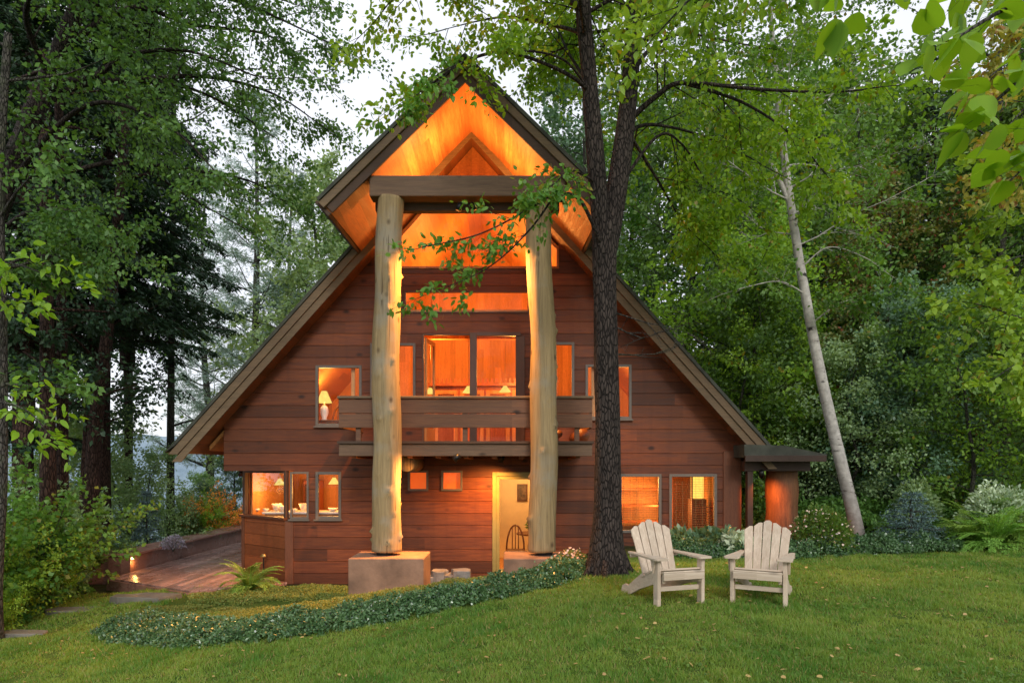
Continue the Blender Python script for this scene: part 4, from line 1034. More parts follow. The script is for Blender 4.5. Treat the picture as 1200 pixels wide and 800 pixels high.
slim([(73, 660), (73, 500), (72, 300), (68, 60)], 14.6, .15, 'straight dark reddish trunk, the right one of the close pair', seed=42)
slim([(104, 640), (112, 500), (121, 430), (135, 300), (150, 100)], 16, .20, 'thick dark trunk leaning right between the pair and the deck', seed=43)
slim([(95, 630), (102, 500), (108, 400), (118, 200)], 17.5, .11, 'thin dark trunk leaning close beside the thick leaning one', seed=44)
slim([(200, 640), (200, 500), (202, 300), (204, 60)], 22, .15, 'slender straight grey trunk standing against the misty hill', 'barkg', seed=45, sp=2.0)
slim([(-6, 700), (1, 560), (2, 400), (0, 200), (10, 40)], 10.5, .11, 'mottled grey trunk cut by the left edge', 'barkg', seed=46, leaf='leafdk')
slim([(1176, 560), (1175, 400), (1172, 200), (1170, 60)], 19, .16, 'straight dark grey trunk at the right side above the ferns', 'barkg', seed=47, leaf='leafdk', nlimb=18, sp=2.4, cr=(.45, 1))
slim([(842, 520), (841, 400), (838, 200), (836, 20)], 27, .14, 'thin dark trunk rising behind the right roof slope', 'barkg', seed=48, leaf='leafdk', nlimb=14, sp=2.4)

# ---- main two-stemmed tree
MD = 10.4
def P3(px, py, D=MD): return np.array(at(px, py, D))
T = Tree(51, nch=(11, 8), ratio=(.40, .45), leaves=17, llen=.085, lw=.058, shape='o', wander=.10, flat=.5, jitter=.07, curl=-.01)
base = P3(712, 668); base[2] = ground_z(base[0], base[1])-.2
T.trunk([base, P3(711, 640), P3(712, 600), P3(712, 500), P3(709, 350), P3(708, 262)], [.38, .26, .21, .19, .175, .195], 26, .05)
for k in range(7):   # root flare
    a = k*.9; T.mb.tube([(base[0]+.17*math.cos(a), base[1]+.17*math.sin(a), base[2]+.55), (base[0]+.3*math.cos(a), base[1]+.3*math.sin(a), base[2]+.26), (base[0]+.48*math.cos(a), base[1]+.48*math.sin(a), base[2]+.12)], [.09, .08, .03], 8, False)
L1 = T.trunk([P3(708, 300), P3(700, 215, 10.35), P3(692, 110, 10.3), P3(683, 0, 10.2), P3(678, -140, 10.1), P3(660, -330, 10)], [.15, .14, .12, .11, .08, .03], 14, .04)
L2 = T.trunk([P3(709, 300), P3(722, 225, 10.5), P3(735, 130, 10.6), P3(746, 0, 10.8), P3(760, -150, 11), P3(775, -360, 11.2)], [.17, .165, .14, .115, .085, .03], 14, .04)
def main_limb(pl, r0, t0=.15, dens=1):
    pts = [np.array(at(*q)) for q in pl]; n = len(pts); L = sum(np.linalg.norm(pts[i+1]-pts[i]) for i in range(n-1))
    tr = T.trunk(pts, [r0*(1-.85*i/(n-1)) for i in range(n)], 7, .02)
    old = T.nch; T.nch = (int(old[0]*dens),)+old[1:]; T.sub([np.array(q) for q in tr[::3]], min(L, 3.4)*.95, 0, t0); T.nch = old
main_limb([(738, 140, 10.6), (770, 112, 10.4), (800, 97, 10.2), (880, 104, 9.9), (960, 108, 9.6), (1010, 106, 9.3)], .05)
main_limb([(800, 97, 10.2), (870, 120, 10.1), (930, 160, 10.2), (975, 215, 10.3)], .03)
main_limb([(728, 190, 10.5), (745, 150, 10.8), (790, 150, 11.3), (850, 170, 11.8), (905, 200, 12.2)], .04)
main_limb([(722, 225, 10.5), (770, 160, 10.9), (800, 170, 11.2), (830, 215, 11.4), (860, 230, 11.5)], .03, .3, .7)
main_limb([(742, 60, 10.7), (790, 20, 10.4), (860, -20, 10.0), (960, -40, 9.6)], .05)
main_limb([(746, 0, 10.8), (800, -60, 11.4), (880, -110, 12), (980, -140, 12.4)], .05)
main_limb([(740, 90, 10.6), (760, 60, 11.4), (800, 40, 12.6), (860, 50, 13.6), (920, 60, 14)], .045)
main_limb([(692, 110, 10.3), (670, 90, 10.0), (620, 68, 9.6), (580, 62, 9.3), (545, 72, 9.1), (505, 100, 9.0)], .035, .45, .4)
main_limb([(684, 10, 10.2), (640, -10, 9.9), (570, -30, 9.6), (490, -20, 9.3), (450, 10, 9.2)], .045, .3, .45)
main_limb([(686, 40, 10.2), (650, 30, 10.6), (600, 20, 11.2), (560, 25, 11.6), (520, 35, 11.8)], .035, .3, .8)
main_limb([(680, -80, 10.1), (640, -120, 9.6), (560, -150, 9.2), (470, -110, 9)], .05, .15, .5)
main_limb([(690, 100, 10.3), (665, 60, 11), (650, 30, 12), (640, 60, 13)], .03, .2, .8)
main_limb([(748, -20, 10.8), (730, -60, 9.8), (720, -40, 8.8), (730, 0, 8.2)], .035, .4, .6)
main_limb([(733, 150, 10.6), (770, 210, 11.2), (800, 260, 11.8), (830, 290, 12)], .03, .3, .8)
for k in range(16):
    src = L1 if k % 2 else L2; p = src[-3-k]; az = k*2.4
    T.limb(np.array(p), nrm(np.array([math.cos(az), math.sin(az), .5])), 2.8, .035, 0)
mt = empty('maple_tree', (base[0], base[1], base[2]+.2), 'large dark barked tree forking into two stems in front of the house', 'tree')
T.make(mt, M['bark'], M['leafmain'], offset=(base[0], base[1], base[2]+.2))
# low sprays that hang before the gable: finer twigs, bigger darker leaves (part of the same tree)
T2 = Tree(52, nch=(10, 5), ratio=(.34, .5), leaves=6, llen=.10, lw=.055, shape='o', wander=.12, flat=.35, jitter=.05, curl=-.03)
off = (base[0], base[1], base[2]+.2)
def spray(pl, r0, L, t0=.3, dens=1):
    old = T2.nch; T2.nch = (max(2, int(old[0]*dens)),)+old[1:]
    pts = [np.array(at(*q)) for q in pl]; n = len(pts)
    tr = T2.trunk(pts, [r0*(1-.85*i/(n-1)) for i in range(n)], 7, .02); T2.sub([np.array(q) for q in tr[::3]], L, 0, t0); T2.nch = old
spray([(706, 290, 10.3), (680, 235, 9.9), (650, 228, 9.6), (620, 245, 9.4), (560, 275, 9.2), (490, 290, 9.0)], .03, 1.9)
spray([(650, 228, 9.6), (620, 270, 9.4), (570, 315, 9.3), (500, 345, 9.2)], .018, 1.5)
spray([(700, 215, 10.3), (670, 200, 9.9), (650, 215, 9.5), (625, 235, 9.3)], .02, 1.2)
spray([(692, 110, 10.3), (660, 70, 9.8), (600, 60, 9.4), (540, 75, 9.1), (490, 110, 8.9), (455, 135, 8.8)], .02, 1.25, .5, .4)
spray([(545, 72, 9.1), (510, 90, 9.0), (480, 130, 8.9)], .012, .8, .3, .3)
tt = T2.mb; tt.v = [(a-off[0], b-off[1], c-off[2]) for a, b, c in tt.v]
t = tt.build('low_branch', M['bark'], None, True); t.parent = mt
PP = np.concatenate(T2.P)-np.array(off); leaves_mesh('low_foliage', PP, np.concatenate(T2.A), .10, .055, M['leafmid'], mt, 52, 'o', .9)
# bare dead twigs at the right of the trunk
mb = MB(); rd = np.random.default_rng(5)
def twig(p, d, L, r, lvl):
    pts = [p]
    for i in range(4): d = nrm(d+rd.normal(size=3)*.16); pts.append(pts[-1]+d*L/4)
    mb.tube(pts, [r*(1-.2*i) for i in range(5)], 5, False)
    if lvl < 2:
        for k in range(4): q = pts[1+k % 4]; twig(q, nrm(d+rd.normal(size=3)*.8), L*.4, r*.5, lvl+1)
for px, py, dx, dz_ in ((716, 365, .9, -.35), (716, 380, .95, -.45), (718, 415, 1, -.2)):
    twig(P3(px, py)-np.array(off), np.array([dx, -.35, dz_]), 1.25, .014, 0)
t = mb.build('dead_twigs', M['barkg'], None, True); t.parent = mt

# ---- birch
T = Tree(61, nch=(8, 6), ratio=(.42, .48), leaves=9, llen=.10, lw=.075, wander=.12, flat=.6, jitter=.09)
BD = 14.6
bp = np.array(at(1004, 622, BD)); bp[2] = ground_z(bp[0], bp[1])-.2
tr = T.trunk([bp, P3(1003, 615, BD), P3(985, 540, BD), P3(962, 440, BD), P3(941, 330, BD), P3(926, 235, BD), P3(914, 140, BD), P3(905, 40, BD), P3(900, -80, BD)], [.2, .145, .125, .11, .095, .082, .065, .045, .02], 18, .03)
T.trunk([P3(926, 240, BD), P3(905, 195, BD), P3(880, 165, BD-.2), P3(858, 130, BD-.3)], [.06, .05, .04, .015], 8, .02)
for k in range(26):
    p = np.array(tr[int(len(tr)*(.55+.43*k/26))]); az = k*2.4
    T.limb(p, nrm(np.array([math.cos(az), math.sin(az), .25])), 2.3, .019, 0)
for q in ([(944, 345), (915, 330), (880, 335), (845, 345)], [(938, 315), (970, 290), (1010, 300), (1040, 320)], [(950, 380), (985, 355), (1020, 350)]):
    pts = [P3(a, b, BD-.3*i) for i, (a, b) in enumerate(q)]; T.trunk(pts, [.018*(1-.25*i) for i in range(len(pts))], 6, .02); T.sub(pts, 1.6, 0)
bt = empty('birch_tree', (bp[0], bp[1], bp[2]+.2), 'white barked birch leaning left at the edge of the right woods', 'tree')
T.make(bt, M['birch'], M['leafmid'], offset=(bp[0], bp[1], bp[2]+.2))

# ---- big leaning hardwood, upper left
T = Tree(71, nch=(12, 9), ratio=(.42, .45), leaves=15, llen=.09, lw=.062, wander=.10, flat=.5, jitter=.09, curl=-.03)
LD = 12.5
lb = np.array(at(-120, 640, LD)); lb[2] = ground_z(lb[0], lb[1])-.3
tr = T.trunk([lb, P3(-100, 560, LD), P3(-60, 400, LD), P3(-10, 260, LD), P3(45, 120, LD), P3(95, 0, LD), P3(150, -150, LD), P3(200, -340, LD)], [.36, .27, .24, .21, .18, .14, .1, .04], 16, .05)
def left_limb(pl, r0, L=3.2, t0=.15):
    pts = [np.array(at(*q)) for q in pl]; n = len(pts)
    tr_ = T.trunk(pts, [r0*(1-.85*i/(n-1)) for i in range(n)], 8, .02); T.sub([np.array(q) for q in tr_[::3]], L, 0, t0)
left_limb([(60, 95, 12.5), (110, 90, 12.2), (150, 65, 12), (220, 60, 11.8), (300, 90, 11.6)], .07)
left_limb([(40, 130, 12.5), (95, 100, 12.8), (160, 95, 13.2), (240, 110, 13.6), (320, 160, 14)], .07)
left_limb([(0, 235, 12.5), (60, 155, 12), (120, 120, 11.6), (200, 150, 11.4), (260, 210, 11.4)], .06)
left_limb([(95, 0, 12.5), (160, -50, 12.4), (240, -40, 12.4), (330, 0, 12.4)], .07)
left_limb([(110, -40, 12.5), (180, -120, 12.9), (280, -130, 13.3), (370, -60, 13.6)], .07)
left_limb([(20, 190, 12.5), (80, 200, 13.2), (150, 190, 13.9), (220, 230, 14.4), (290, 270, 14.6)], .06)
left_limb([(60, 95, 12.5), (30, 20, 11.5), (60, -40, 10.5), (120, -60, 9.8)], .06)
left_limb([(-30, 300, 12.5), (30, 250, 11.6), (90, 250, 11), (150, 290, 10.8)], .05, 2.4)
left_limb([(-60, 400, 12.5), (-20, 330, 11.6), (40, 300, 11), (100, 310, 10.6)], .04, 2.0)
left_limb([(70, 60, 12.5), (150, 10, 12.8), (230, 30, 13), (310, 40, 13.4), (350, 70, 13.6)], .06)
left_limb([(120, -60, 12.5), (210, -20, 12.9), (300, 10, 13.4), (385, 50, 13.8)], .06)
left_limb([(150, 95, 13), (240, 90, 13.6), (320, 110, 14.2), (380, 150, 14.8)], .05)
left_limb([(150, 190, 13.9), (230, 200, 14.6), (300, 215, 15.2), (350, 250, 15.6)], .05)
for k in range(12):
    p = np.array(tr[-4-k]); az = k*2.4; T.limb(p, nrm(np.array([math.cos(az), math.sin(az), .3])), 3.0, .04, 0)
lt = empty('leaning_tree', (lb[0], lb[1], lb[2]+.3), 'big leaning broadleaf tree arching its limbs over the upper left', 'tree')
T.make(lt, M['bark'], M['leafcan'], offset=(lb[0], lb[1], lb[2]+.3))


# ---- near branches: left young maple, top right hazel
def near_branch(name, seed, root_px, limbs, label, mat, ll, lw, nch, L, leaves=5, shape='f', D0=6, bark='barkg', trunk=None):
    T = Tree(seed, nch=nch, ratio=(.5, .5), leaves=leaves, llen=ll, lw=lw, shape=shape, wander=.1, flat=.5, jitter=.03, curl=-.03, up=1.1)
    b = np.array(at(*root_px)); b[2] = ground_z(b[0], b[1])-.2
    T.trunk([b]+[np.array(at(*q)) for q in trunk], [.06]+[.05-.008*i for i in range(len(trunk))], 8, .02)
    for pl in limbs:
        pts = [np.array(at(*q)) for q in pl]; T.trunk(pts, [.014*(1-.2*i) for i in range(len(pts))], 6, .02); T.sub(pts, L, 0, .2)
    e = empty(name, (b[0], b[1], b[2]+.2), label, 'tree'); T.make(e, M[bark], M[mat], offset=(b[0], b[1], b[2]+.2)); return e
near_branch('young_maple', 81, (-110, 700, 7.5), [[(-60, 330, 7.5), (-20, 310, 7.3), (20, 310, 7.1), (60, 325, 7)], [(-70, 360, 7.5), (-20, 345, 7.2), (20, 350, 7)], [(-60, 480, 7.6), (-10, 470, 7.3), (30, 480, 7.1), (50, 500, 7)]],
    'bright green leafy branch tips reaching in from the left edge', 'leaflime', .11, .055, (6, 3), 1.0, 4, 'f', trunk=[(-100, 500, 7.5), (-80, 330, 7.5)])
near_branch('hazel_tree', 82, (1420, 600, 3.0), [[(1330, -60, 3), (1240, -10, 2.8), (1180, 10, 2.7), (1120, 45, 2.6)], [(1330, -20, 3), (1240, 60, 2.8), (1200, 90, 2.7), (1165, 120, 2.7)],
    [(1330, -80, 3), (1230, -50, 2.7), (1120, -35, 2.6), (1010, -20, 2.6)], [(1340, 100, 3), (1260, 160, 2.7), (1210, 185, 2.6)]],
    'near overhanging branch with big round leaves in the upper right corner', 'leaflime', .12, .085, (5, 2), .42, 2, 'f', trunk=[(1400, 300, 3.0), (1350, 0, 3.0), (1330, -100, 3)])
near_branch('yellow_leaved_tree', 83, (1330, 620, 9), [[(1260, 100, 9), (1210, 120, 8.8), (1180, 150, 8.6)], [(1260, 40, 9), (1200, 60, 8.8), (1160, 90, 8.6)], [(1270, 0, 9), (1190, 10, 9), (1150, 50, 9)], [(1270, 190, 9), (1215, 190, 8.8), (1180, 215, 8.7)]],
    'tree with yellowing leaves at the upper right edge behind the near branch', 'leafyl2', .085, .06, (8, 6), 1.3, 8, 'o', trunk=[(1320, 400, 9), (1290, 100, 9), (1280, -60, 9)])
near_branch('young_beech', 84, (1300, 640, 10), [[(1260, 330, 10), (1210, 300, 9.6), (1170, 310, 9.3)], [(1260, 270, 10), (1210, 250, 9.6), (1185, 240, 9.4)], [(1260, 400, 10), (1190, 370, 9.6), (1140, 355, 9.3)], [(1270, 430, 10), (1210, 420, 9.6), (1170, 440, 9.3)], [(1270, 240, 10), (1230, 190, 9.6), (1190, 180, 9.4)]],
    'young tree with bright lime leaves at the right edge', 'leafyel', .11, .075, (8, 5), 1.5, 8, 'o', trunk=[(1290, 450, 10), (1275, 300, 10), (1260, 120, 10)])
near_branch('overhanging_maple', 85, (1500, 900, 5.0), [[(1100, -120, 5.0), (960, -60, 5.2), (860, -25, 5.4), (790, 10, 5.5)], [(960, -70, 5.2), (880, -40, 5.5), (820, -10, 5.6), (770, 40, 5.7)]],
    'yellow green hanging sprays at the top edge right of the forked stems', 'leafyel', .10, .045, (7, 4), 1.0, 5, 'f', trunk=[(1450, 300, 5.0), (1300, -80, 5.0), (1120, -140, 5)])

# ---- left shrubs
rows = [
 (Q2, 10, 12.2, .75, 'leafmid', 'leafy shrub nearest the lower left stones'),
 (Q1, 52, 14.0, .75, 'leafdk', 'dark leafy shrub behind the long flat stone'),
 (Q2, 86, 15.6, .6, 'leafmid', 'mid green shrub just left of the deck corner'),
 (Q1, -20, 11.6, .95, 'leafyel', 'yellow green shrub cut by the left edge'),
 (Q2, 44, 15.0, 1.15, 'leafpale', 'tall pale leaved shrub in front of the trunk pair'),
 (Q1, 104, 17.2, .6, 'leafdk', 'dark shrub leaning over the end of the bench'),
 (Q2, 2, 12.3, 1.2, 'leafmid', 'tall mid green shrub at the left edge'),
 (Q1, 80, 16.8, .9, 'leafblue', 'bluish shrub at the foot of the leaning trunk'),
 (Q1, -8, 11.0, .5, 'leafyel', 'small yellow green shrub overhanging the first stone'),
 (Q2, 108, 18.4, .9, 'leafpale', 'light shrub behind the bench return'),
 (Q2, 30, 13.4, .8, 'leafyel', 'yellow green shrub between the two left stones'),
 (Q1, 74, 14.2, .4, 'leafblue', 'low bluish shrub just behind the long flat stone'),
]
for i, (pr, px, D, s, mt, lab) in enumerate(rows):
    place(pr, 'shrub', px, D, s, i*1.7, lab, 'shrub', 'shrubs in the left border', mt)
rows = [
 (Q1, 218, 22.5, 1.0, 'leafpale', 'pale green shrub behind the bench beside the lavender mound', 'shrub'),
 (Q1, 256, 23.2, 1.0, 'autumn', 'orange red shrub at the far end of the bench', 'shrub'),
 (Q1, 238, 22.8, .9, 'leafyel', 'yellow green shrub between the lavender and the orange shrub', 'shrub'),
 (B3, 285, 27, .42, 'leafblue', 'rounded blue green tree left of the bay window', 'broadleaf_tree'),
 (B3, 250, 31, .45, 'leafpale', 'misty rounded tree beyond the deck', 'broadleaf_tree'),
 (B3, 225, 34, .45, 'leafyl2', 'pale yellow autumn tree beyond the deck', 'broadleaf_tree'),
 (S1, 180, 20, .7, 'leafpale', 'thin pale sapling left of the slender grey trunk', 'sapling'),
 (S2, 140, 21, .9, 'leafpale', 'pale sapling right of the leaning trunks', 'sapling'),
 (S1, 30, 22, 1.0, 'leafpale', 'pale sapling behind the trunk pair', 'sapling'),
 (S2, 85, 24, 1.1, 'leafpale', 'misty sapling seen between the dark trunks', 'sapling'),
 (S1, 255, 24, .6, 'leafblue', 'blue green sapling behind the orange shrub', 'sapling'),
]
for i, (pr, px, D, s, mt, lab, nm) in enumerate(rows):
    x = (px-CX)/F*D; tgt = -2.2-.02*D if nm == 'shrub' else None
    o = place(pr, nm, px, D, s, i*1.1, lab, 'shrub' if nm == 'shrub' else 'tree', 'plants beyond the deck', mt)
    if nm == 'shrub': o.location.z = max(o.location.z, -2.75)
p = at(203, 630, 17.2); mound('lavender_mound', (p.x, 17.2, -2.05-.02), .27, .27, .3, 2600, .045, .02, 'lavender', 'round lavender coloured flower mound on the bench edge', 'plant', 91)
p = gp(928, 640); mound('flowering_bush', (p.x+.05, 13.0, ground_z(p.x, 13)), .58, .5, .85, 3000, .075, .04, 'leafmid', 'loose bush with pale pink flowers behind the right chair', 'shrub', 92, ('flower', .07, .055))
p = at(668, 0, 11.6); mound('pale_flower_bush', (p.x, 11.3, ground_z(p.x, 11.3)), .36, .3, .55, 2600, .06, .035, 'mossleaf', 'cream flowered bush at the foot of the right log post', 'shrub', 93, ('flower', .16, .05))
p = at(637, 0, 11.6); mound('dark_shrublet', (p.x, 11.5, ground_z(p.x, 11.5)-.1), .3, .25, .48, 2000, .06, .03, 'leafdk', 'small dark shrub hugging the base of the right log post', 'shrub', 94)
p = gp(1180, 600); mound('variegated_shrub', (9.9, 13.9, ground_z(9.9, 13.9)), .75, .6, 1.15, 5200, .10, .05, 'hosta', 'silvery variegated shrub above the ferns at the right', 'shrub', 95)
mound('pale_viburnum', (9.0, 15.2, ground_z(9.0, 15.2)), .5, .5, 1.2, 2800, .11, .055, 'leafpale', 'pale green shrub behind and right of the dwarf blue spruce', 'shrub', 96)
# dwarf blue spruce
e = empty('blue_spruce', (7.95, 13.6, ground_z(7.95, 13.6)), 'squat dwarf blue spruce with tiered boughs at the edge of the right lawn', 'shrub')
r = np.random.default_rng(97); P = []; A = []; mb = MB(); mb.tube([(0, 0, -.1), (0, 0, 1.05)], [.05, .01], 8, False)
for tier in range(9):
    z = .12+tier*.115; rad = .62*(1-(tier/9.6)**1.5)+.04
    for k in range(int(14+rad*22)):
        a = r.random()*6.28; L = rad*r.uniform(.75, 1.1); d = np.array([math.cos(a), math.sin(a), .04])
        mb.tube([(0, 0, z), tuple(d*L+np.array([0, 0, z]))], [.008, .003], 3, False)
        n = int(40*L+10); u = r.uniform(.35, 1, n); P.append(d*L*u[:, None]+np.array([0, 0, z])+r.normal(size=(n, 3))*.022); A.append(d*.6+r.normal(size=(n, 3))*.6)
t = mb.build('trunk', M['barkg'], None); t.parent = e
leaves_mesh('crown', np.concatenate(P), np.concatenate(A), .06, .016, M['spruce'], e, 97)
# small spruce sapling beyond bench
sp_ = copy_tree(e); p = at(172, 640, 19); sp_.location = (p.x, 19, -3.1); sp_.scale = (.8, .8, 2.2); tag(sp_, 'small pointed spruce sapling beyond the bench corner', 'tree', ''); PL.append((sp_, 'spruce_sapling'))
# ferns
def fern_proto(seed):
    r = np.random.default_rng(seed); P = []; A = []; mb = MB()
    for k in range(34):
        az = k*2.4+r.random()*.5; L = r.uniform(.7, 1.05); el = r.uniform(.8, 1.4); d = np.array([math.cos(az)*math.cos(el), math.sin(az)*math.cos(el), math.sin(el)]); p = np.zeros(3); pts = [p]
        for i in range(10): d = nrm(d+np.array([0, 0, -.19])); p = p+d*L/10; pts.append(p)
        mb.tube(pts, [.005]*11, 3, False); a = np.array(pts); sd = nrm(np.cross(a[5]-a[0], np.array([0, 0, 1.])))
        for i in range(1, 11):
            for q in range(4):
                w = .15*math.sin(math.pi*min(1, (i+.6)/11))**.8
                for s_ in (-1, 1):
                    for z_ in np.linspace(0, 1, 4): P.append(a[i]-(a[i]-a[i-1])*q/4+sd*s_*w*z_*.8); A.append(sd*s_*.75+(a[i]-a[i-1])*8)
    e = empty('fern', (0, 0, 0), 'x', 'fern'); t = mb.build('stems', M['fern'], None); t.parent = e
    leaves_mesh('fronds', P, A, .05, .018, M['fern'], e, seed, up=2.2); return e
F1 = fern_proto(101)
for i, (px, D, s, lab) in enumerate(((1135, 13.3, 1.0, 'leftmost fern of the clump beside the blue spruce'), (1165, 13.0, 1.15, 'fern in the middle front of the right clump'), (1195, 13.2, 1.2, 'fern cut by the right edge at the front of the clump'), (1150, 14.1, 1.25, 'fern at the back left of the right clump'), (1180, 14.0, 1.35, 'tallest fern at the back of the right clump'), (1215, 13.9, 1.3, 'fern at the back by the right edge'))):
    place(F1, 'fern', px, D, s, i*1.2, lab, 'fern', 'ferns at the right lawn edge')
p = gp(285, 700); o = copy_tree(F1); PL.append((o, 'fern')); q = at(290, 695, 13.4); o.location = (q.x, 13.5, ground_z(q.x, 13.4)+.02); o.scale = (.85,)*3; tag(o, 'feathery yellow green fern in front of the bay wall', 'fern', 'ferns near the house')
for i, (px, D) in enumerate(((800, 13.6), (828, 13.5), (852, 13.3), (868, 12.9))):
    e = mound('hosta', ((px-CX)/F*D, D, ground_z((px-CX)/F*D, D)), .38, .34, .4, 420, .18, .10, 'hosta' if i == 3 else 'leafblue', ['broad leaved plant under the paper lamp window', 'broad leaved plant right of the paper lamp window', 'broad leaved plant at the right wall corner', 'white edged hosta between the two chairs by the porch'][i], 'plant', 110+i)

# ---- ground cover (stuff)
def carpet(name, pix_line, width, h, n, ll, lw, mat, seed, wp=None, world=None):
    r = np.random.default_rng(seed); C_ = np.array([[q.x, q.y] for q in (gp(*p) for p in pix_line)]) if world is None else np.array(world)
    seg = np.linalg.norm(C_[1:]-C_[:-1], axis=1); cum = np.concatenate([[0], np.cumsum(seg)]); s = r.random(n)*cum[-1]
    i = np.clip(np.searchsorted(cum, s)-1, 0, len(seg)-1); t = (s-cum[i])/seg[i]
    c = C_[i]+(C_[i+1]-C_[i])*t[:, None]; d = (C_[i+1]-C_[i])/seg[i][:, None]; nv = np.stack([-d[:, 1], d[:, 0]], 1)
    W0, W1 = (width if isinstance(width, tuple) else (width, width))
    wv = np.array([(W0+(W1-W0)*q/cum[-1])*(1+.45*mnoise.noise(Vector((q*1.6, seed, 0)))+.2*mnoise.noise(Vector((q*7, seed, 0)))) for q in s])
    u = r.uniform(-1, 1, n); xy = c+nv*(u*wv)[:, None]+r.normal(size=(n, 2))*.03
    hm = np.array([h*(1+.75*mnoise.noise(Vector((x*2.6, y*2.6, seed)))+.5*mnoise.noise(Vector((x*9, y*9, seed)))) for x, y in xy])*np.sqrt(np.maximum(0.03, 1-u*u))
    z = np.array([ground_z(x, y) for x, y in xy])+hm*r.uniform(.55, 1.05, n)
    A = r.normal(size=(n, 3)); A[:, 2] += .3
    return leaves_mesh(name, np.stack([xy[:, 0], xy[:, 1], z], 1), A, ll, lw, M[mat], None, seed, 'd', 1.2)
o = carpet('groundcover', [(150, 735), (205, 744), (262, 748), (330, 741), (400, 730), (480, 717), (560, 700), (640, 682), (705, 662)], (.62, .36), .20, 80000, .05, .028, 'peri', 120); tag(o, 'dense dark glossy groundcover in a curved band across the lawn', 'groundcover', kind='stuff')
o = carpet('yellow_groundcover', [(150, 722), (220, 722), (300, 722), (380, 712), (460, 700), (530, 688), (600, 675)], .75, .07, 60000, .035, .018, 'mossleaf', 121); tag(o, 'low yellowish groundcover between the dark band and the house', 'groundcover', kind='stuff')
o = carpet('house_groundcover', None, .8, .07, 45000, .04, .022, 'mossleaf', 125, world=[(-6.0, 12.7), (-4.5, 13.3), (-3.2, 13.2), (-2.2, 12.6), (-.9, 12.4), (-.2, 12.3)]); tag(o, 'yellow green groundcover along the foot of the house and piers', 'groundcover', kind='stuff')
o = carpet('woodland_groundcover', None, .62, .24, 42000, .06, .034, 'peri', 122, world=[(3.0, 13.2), (4.6, 12.9), (5.6, 12.9), (6.6, 13.2), (7.6, 13.4), (8.6, 13.5)]); tag(o, 'dark groundcover band at the far edge of the right lawn', 'groundcover', kind='stuff')
o = carpet('border_groundcover', None, 1.6, .45, 30000, .10, .06, 'leafdk', 123, world=[(-13, 17), (-12, 16), (-11, 14.6), (-10.3, 13), (-9.8, 11)]); tag(o, 'low leafy undergrowth below the left shrubs', 'undergrowth', kind='stuff')
o = carpet('forest_undergrowth', None, 2.4, .55, 40000, .12, .07, 'leafdk', 124, world=[(5.5, 17.5), (8, 17), (11, 16.5), (14, 16), (17, 15)]); tag(o, 'low dark undergrowth on the right forest floor', 'undergrowth', kind='stuff')
# lawn
r = np.random.default_rng(130); n = 420000
y = 4.6+(14.2-4.6)*r.random(n)**1.25; x = r.uniform(-1, 1, n)*(y*.80)+.0
keep = np.ones(n, bool)
nz = np.array([mnoise.noise(Vector((a*.9, b*.9, 2))) for a, b in zip(x, y)])
nz2 = np.array([mnoise.noise(Vector((a*4.5, b*4.5, 7))) for a, b in zip(x, y)])
wob = .35*nz
inhouse = (y > 11.4+wob) & (x > -6.3) & (x < 1.8)
inbed = (y > 12.6+wob*.8) & (x > 1.8)
inleft = (x < -8.6+wob-(y-10)*.35)
keep = ~(inhouse | inbed | inleft) & (r.random(n) < .55+nz2*.7+.35)
x, y, nz, nz2 = x[keep], y[keep], nz[keep], nz2[keep]; n = len(x)
z = np.array([ground_z(a, b) for a, b in zip(x, y)])-.004
hgt = (.026+.026*r.random(n))*(1+.9*nz2+.6*nz)*(1+.25*(y-5)/8); wd = .0042*(1+ (y-5)*.16)
a = r.random(n)*6.283; lean = r.normal(size=(n, 2))*.45
B = np.stack([np.cos(a), np.sin(a), np.zeros(n)], 1)*wd[:, None]; P = np.stack([x, y, z], 1)
tip = P+np.stack([lean[:, 0]*hgt, lean[:, 1]*hgt, hgt], 1)
V = np.stack([P-B, P+B, tip], 1).reshape(-1, 3); o = fastmesh('lawn_grass', V, np.arange(n*3).reshape(n, 3), M['grass'])
tag(o, 'short mossy green lawn sloping down to the left', 'grass', kind='stuff')
# clover and fallen leaves patches
n = 9000; y = 4.8+8*r.random(n)**1.3; x = r.uniform(-1, 1, n)*y*.75
nz = np.array([mnoise.noise(Vector((a*1.1+9, b*1.1, 4))) for a, b in zip(x, y)]); k = (nz > .12) & (x > -8.2) & ~((y > 11.4) & (x < 1.8)) & (y < 12.6); x, y = x[k], y[k]
P = np.stack([x, y, [ground_z(a, b)+.03 for a, b in zip(x, y)]], 1); A = r.normal(size=(len(x), 3)); A[:, 2] *= .2
o = leaves_mesh('clover', P, A, .035, .03, M['leafmid'], None, 131, 'o', 2.5); tag(o, 'patches of clover leaves scattered through the lawn', 'clover', kind='stuff')

n = 420; r = np.random.default_rng(133); y = 4.8+8*r.random(n)**1.2; x = r.uniform(-1, 1, n)*y*.72; k = (x > -7.5) & ~((y > 11.2) & (x < 1.8)) & (y < 12.5); x, y = x[k], y[k]
P = np.stack([x, y, [ground_z(a, b)+.035 for a, b in zip(x, y)]], 1); A = r.normal(size=(len(x), 3)); A[:, 2] *= .15
o = leaves_mesh('fallen_leaves', P, A, .055, .035, M['litter'], None, 133, 'o', 2.5); tag(o, 'fallen brown and yellow leaves scattered on the lawn', 'leaf litter', kind='stuff')
for o, nm in PL: o.name = nm
for p_ in (B1, B2, B3, S1, S2, H1, H2, P1, Q1, Q2, F1):
    pass

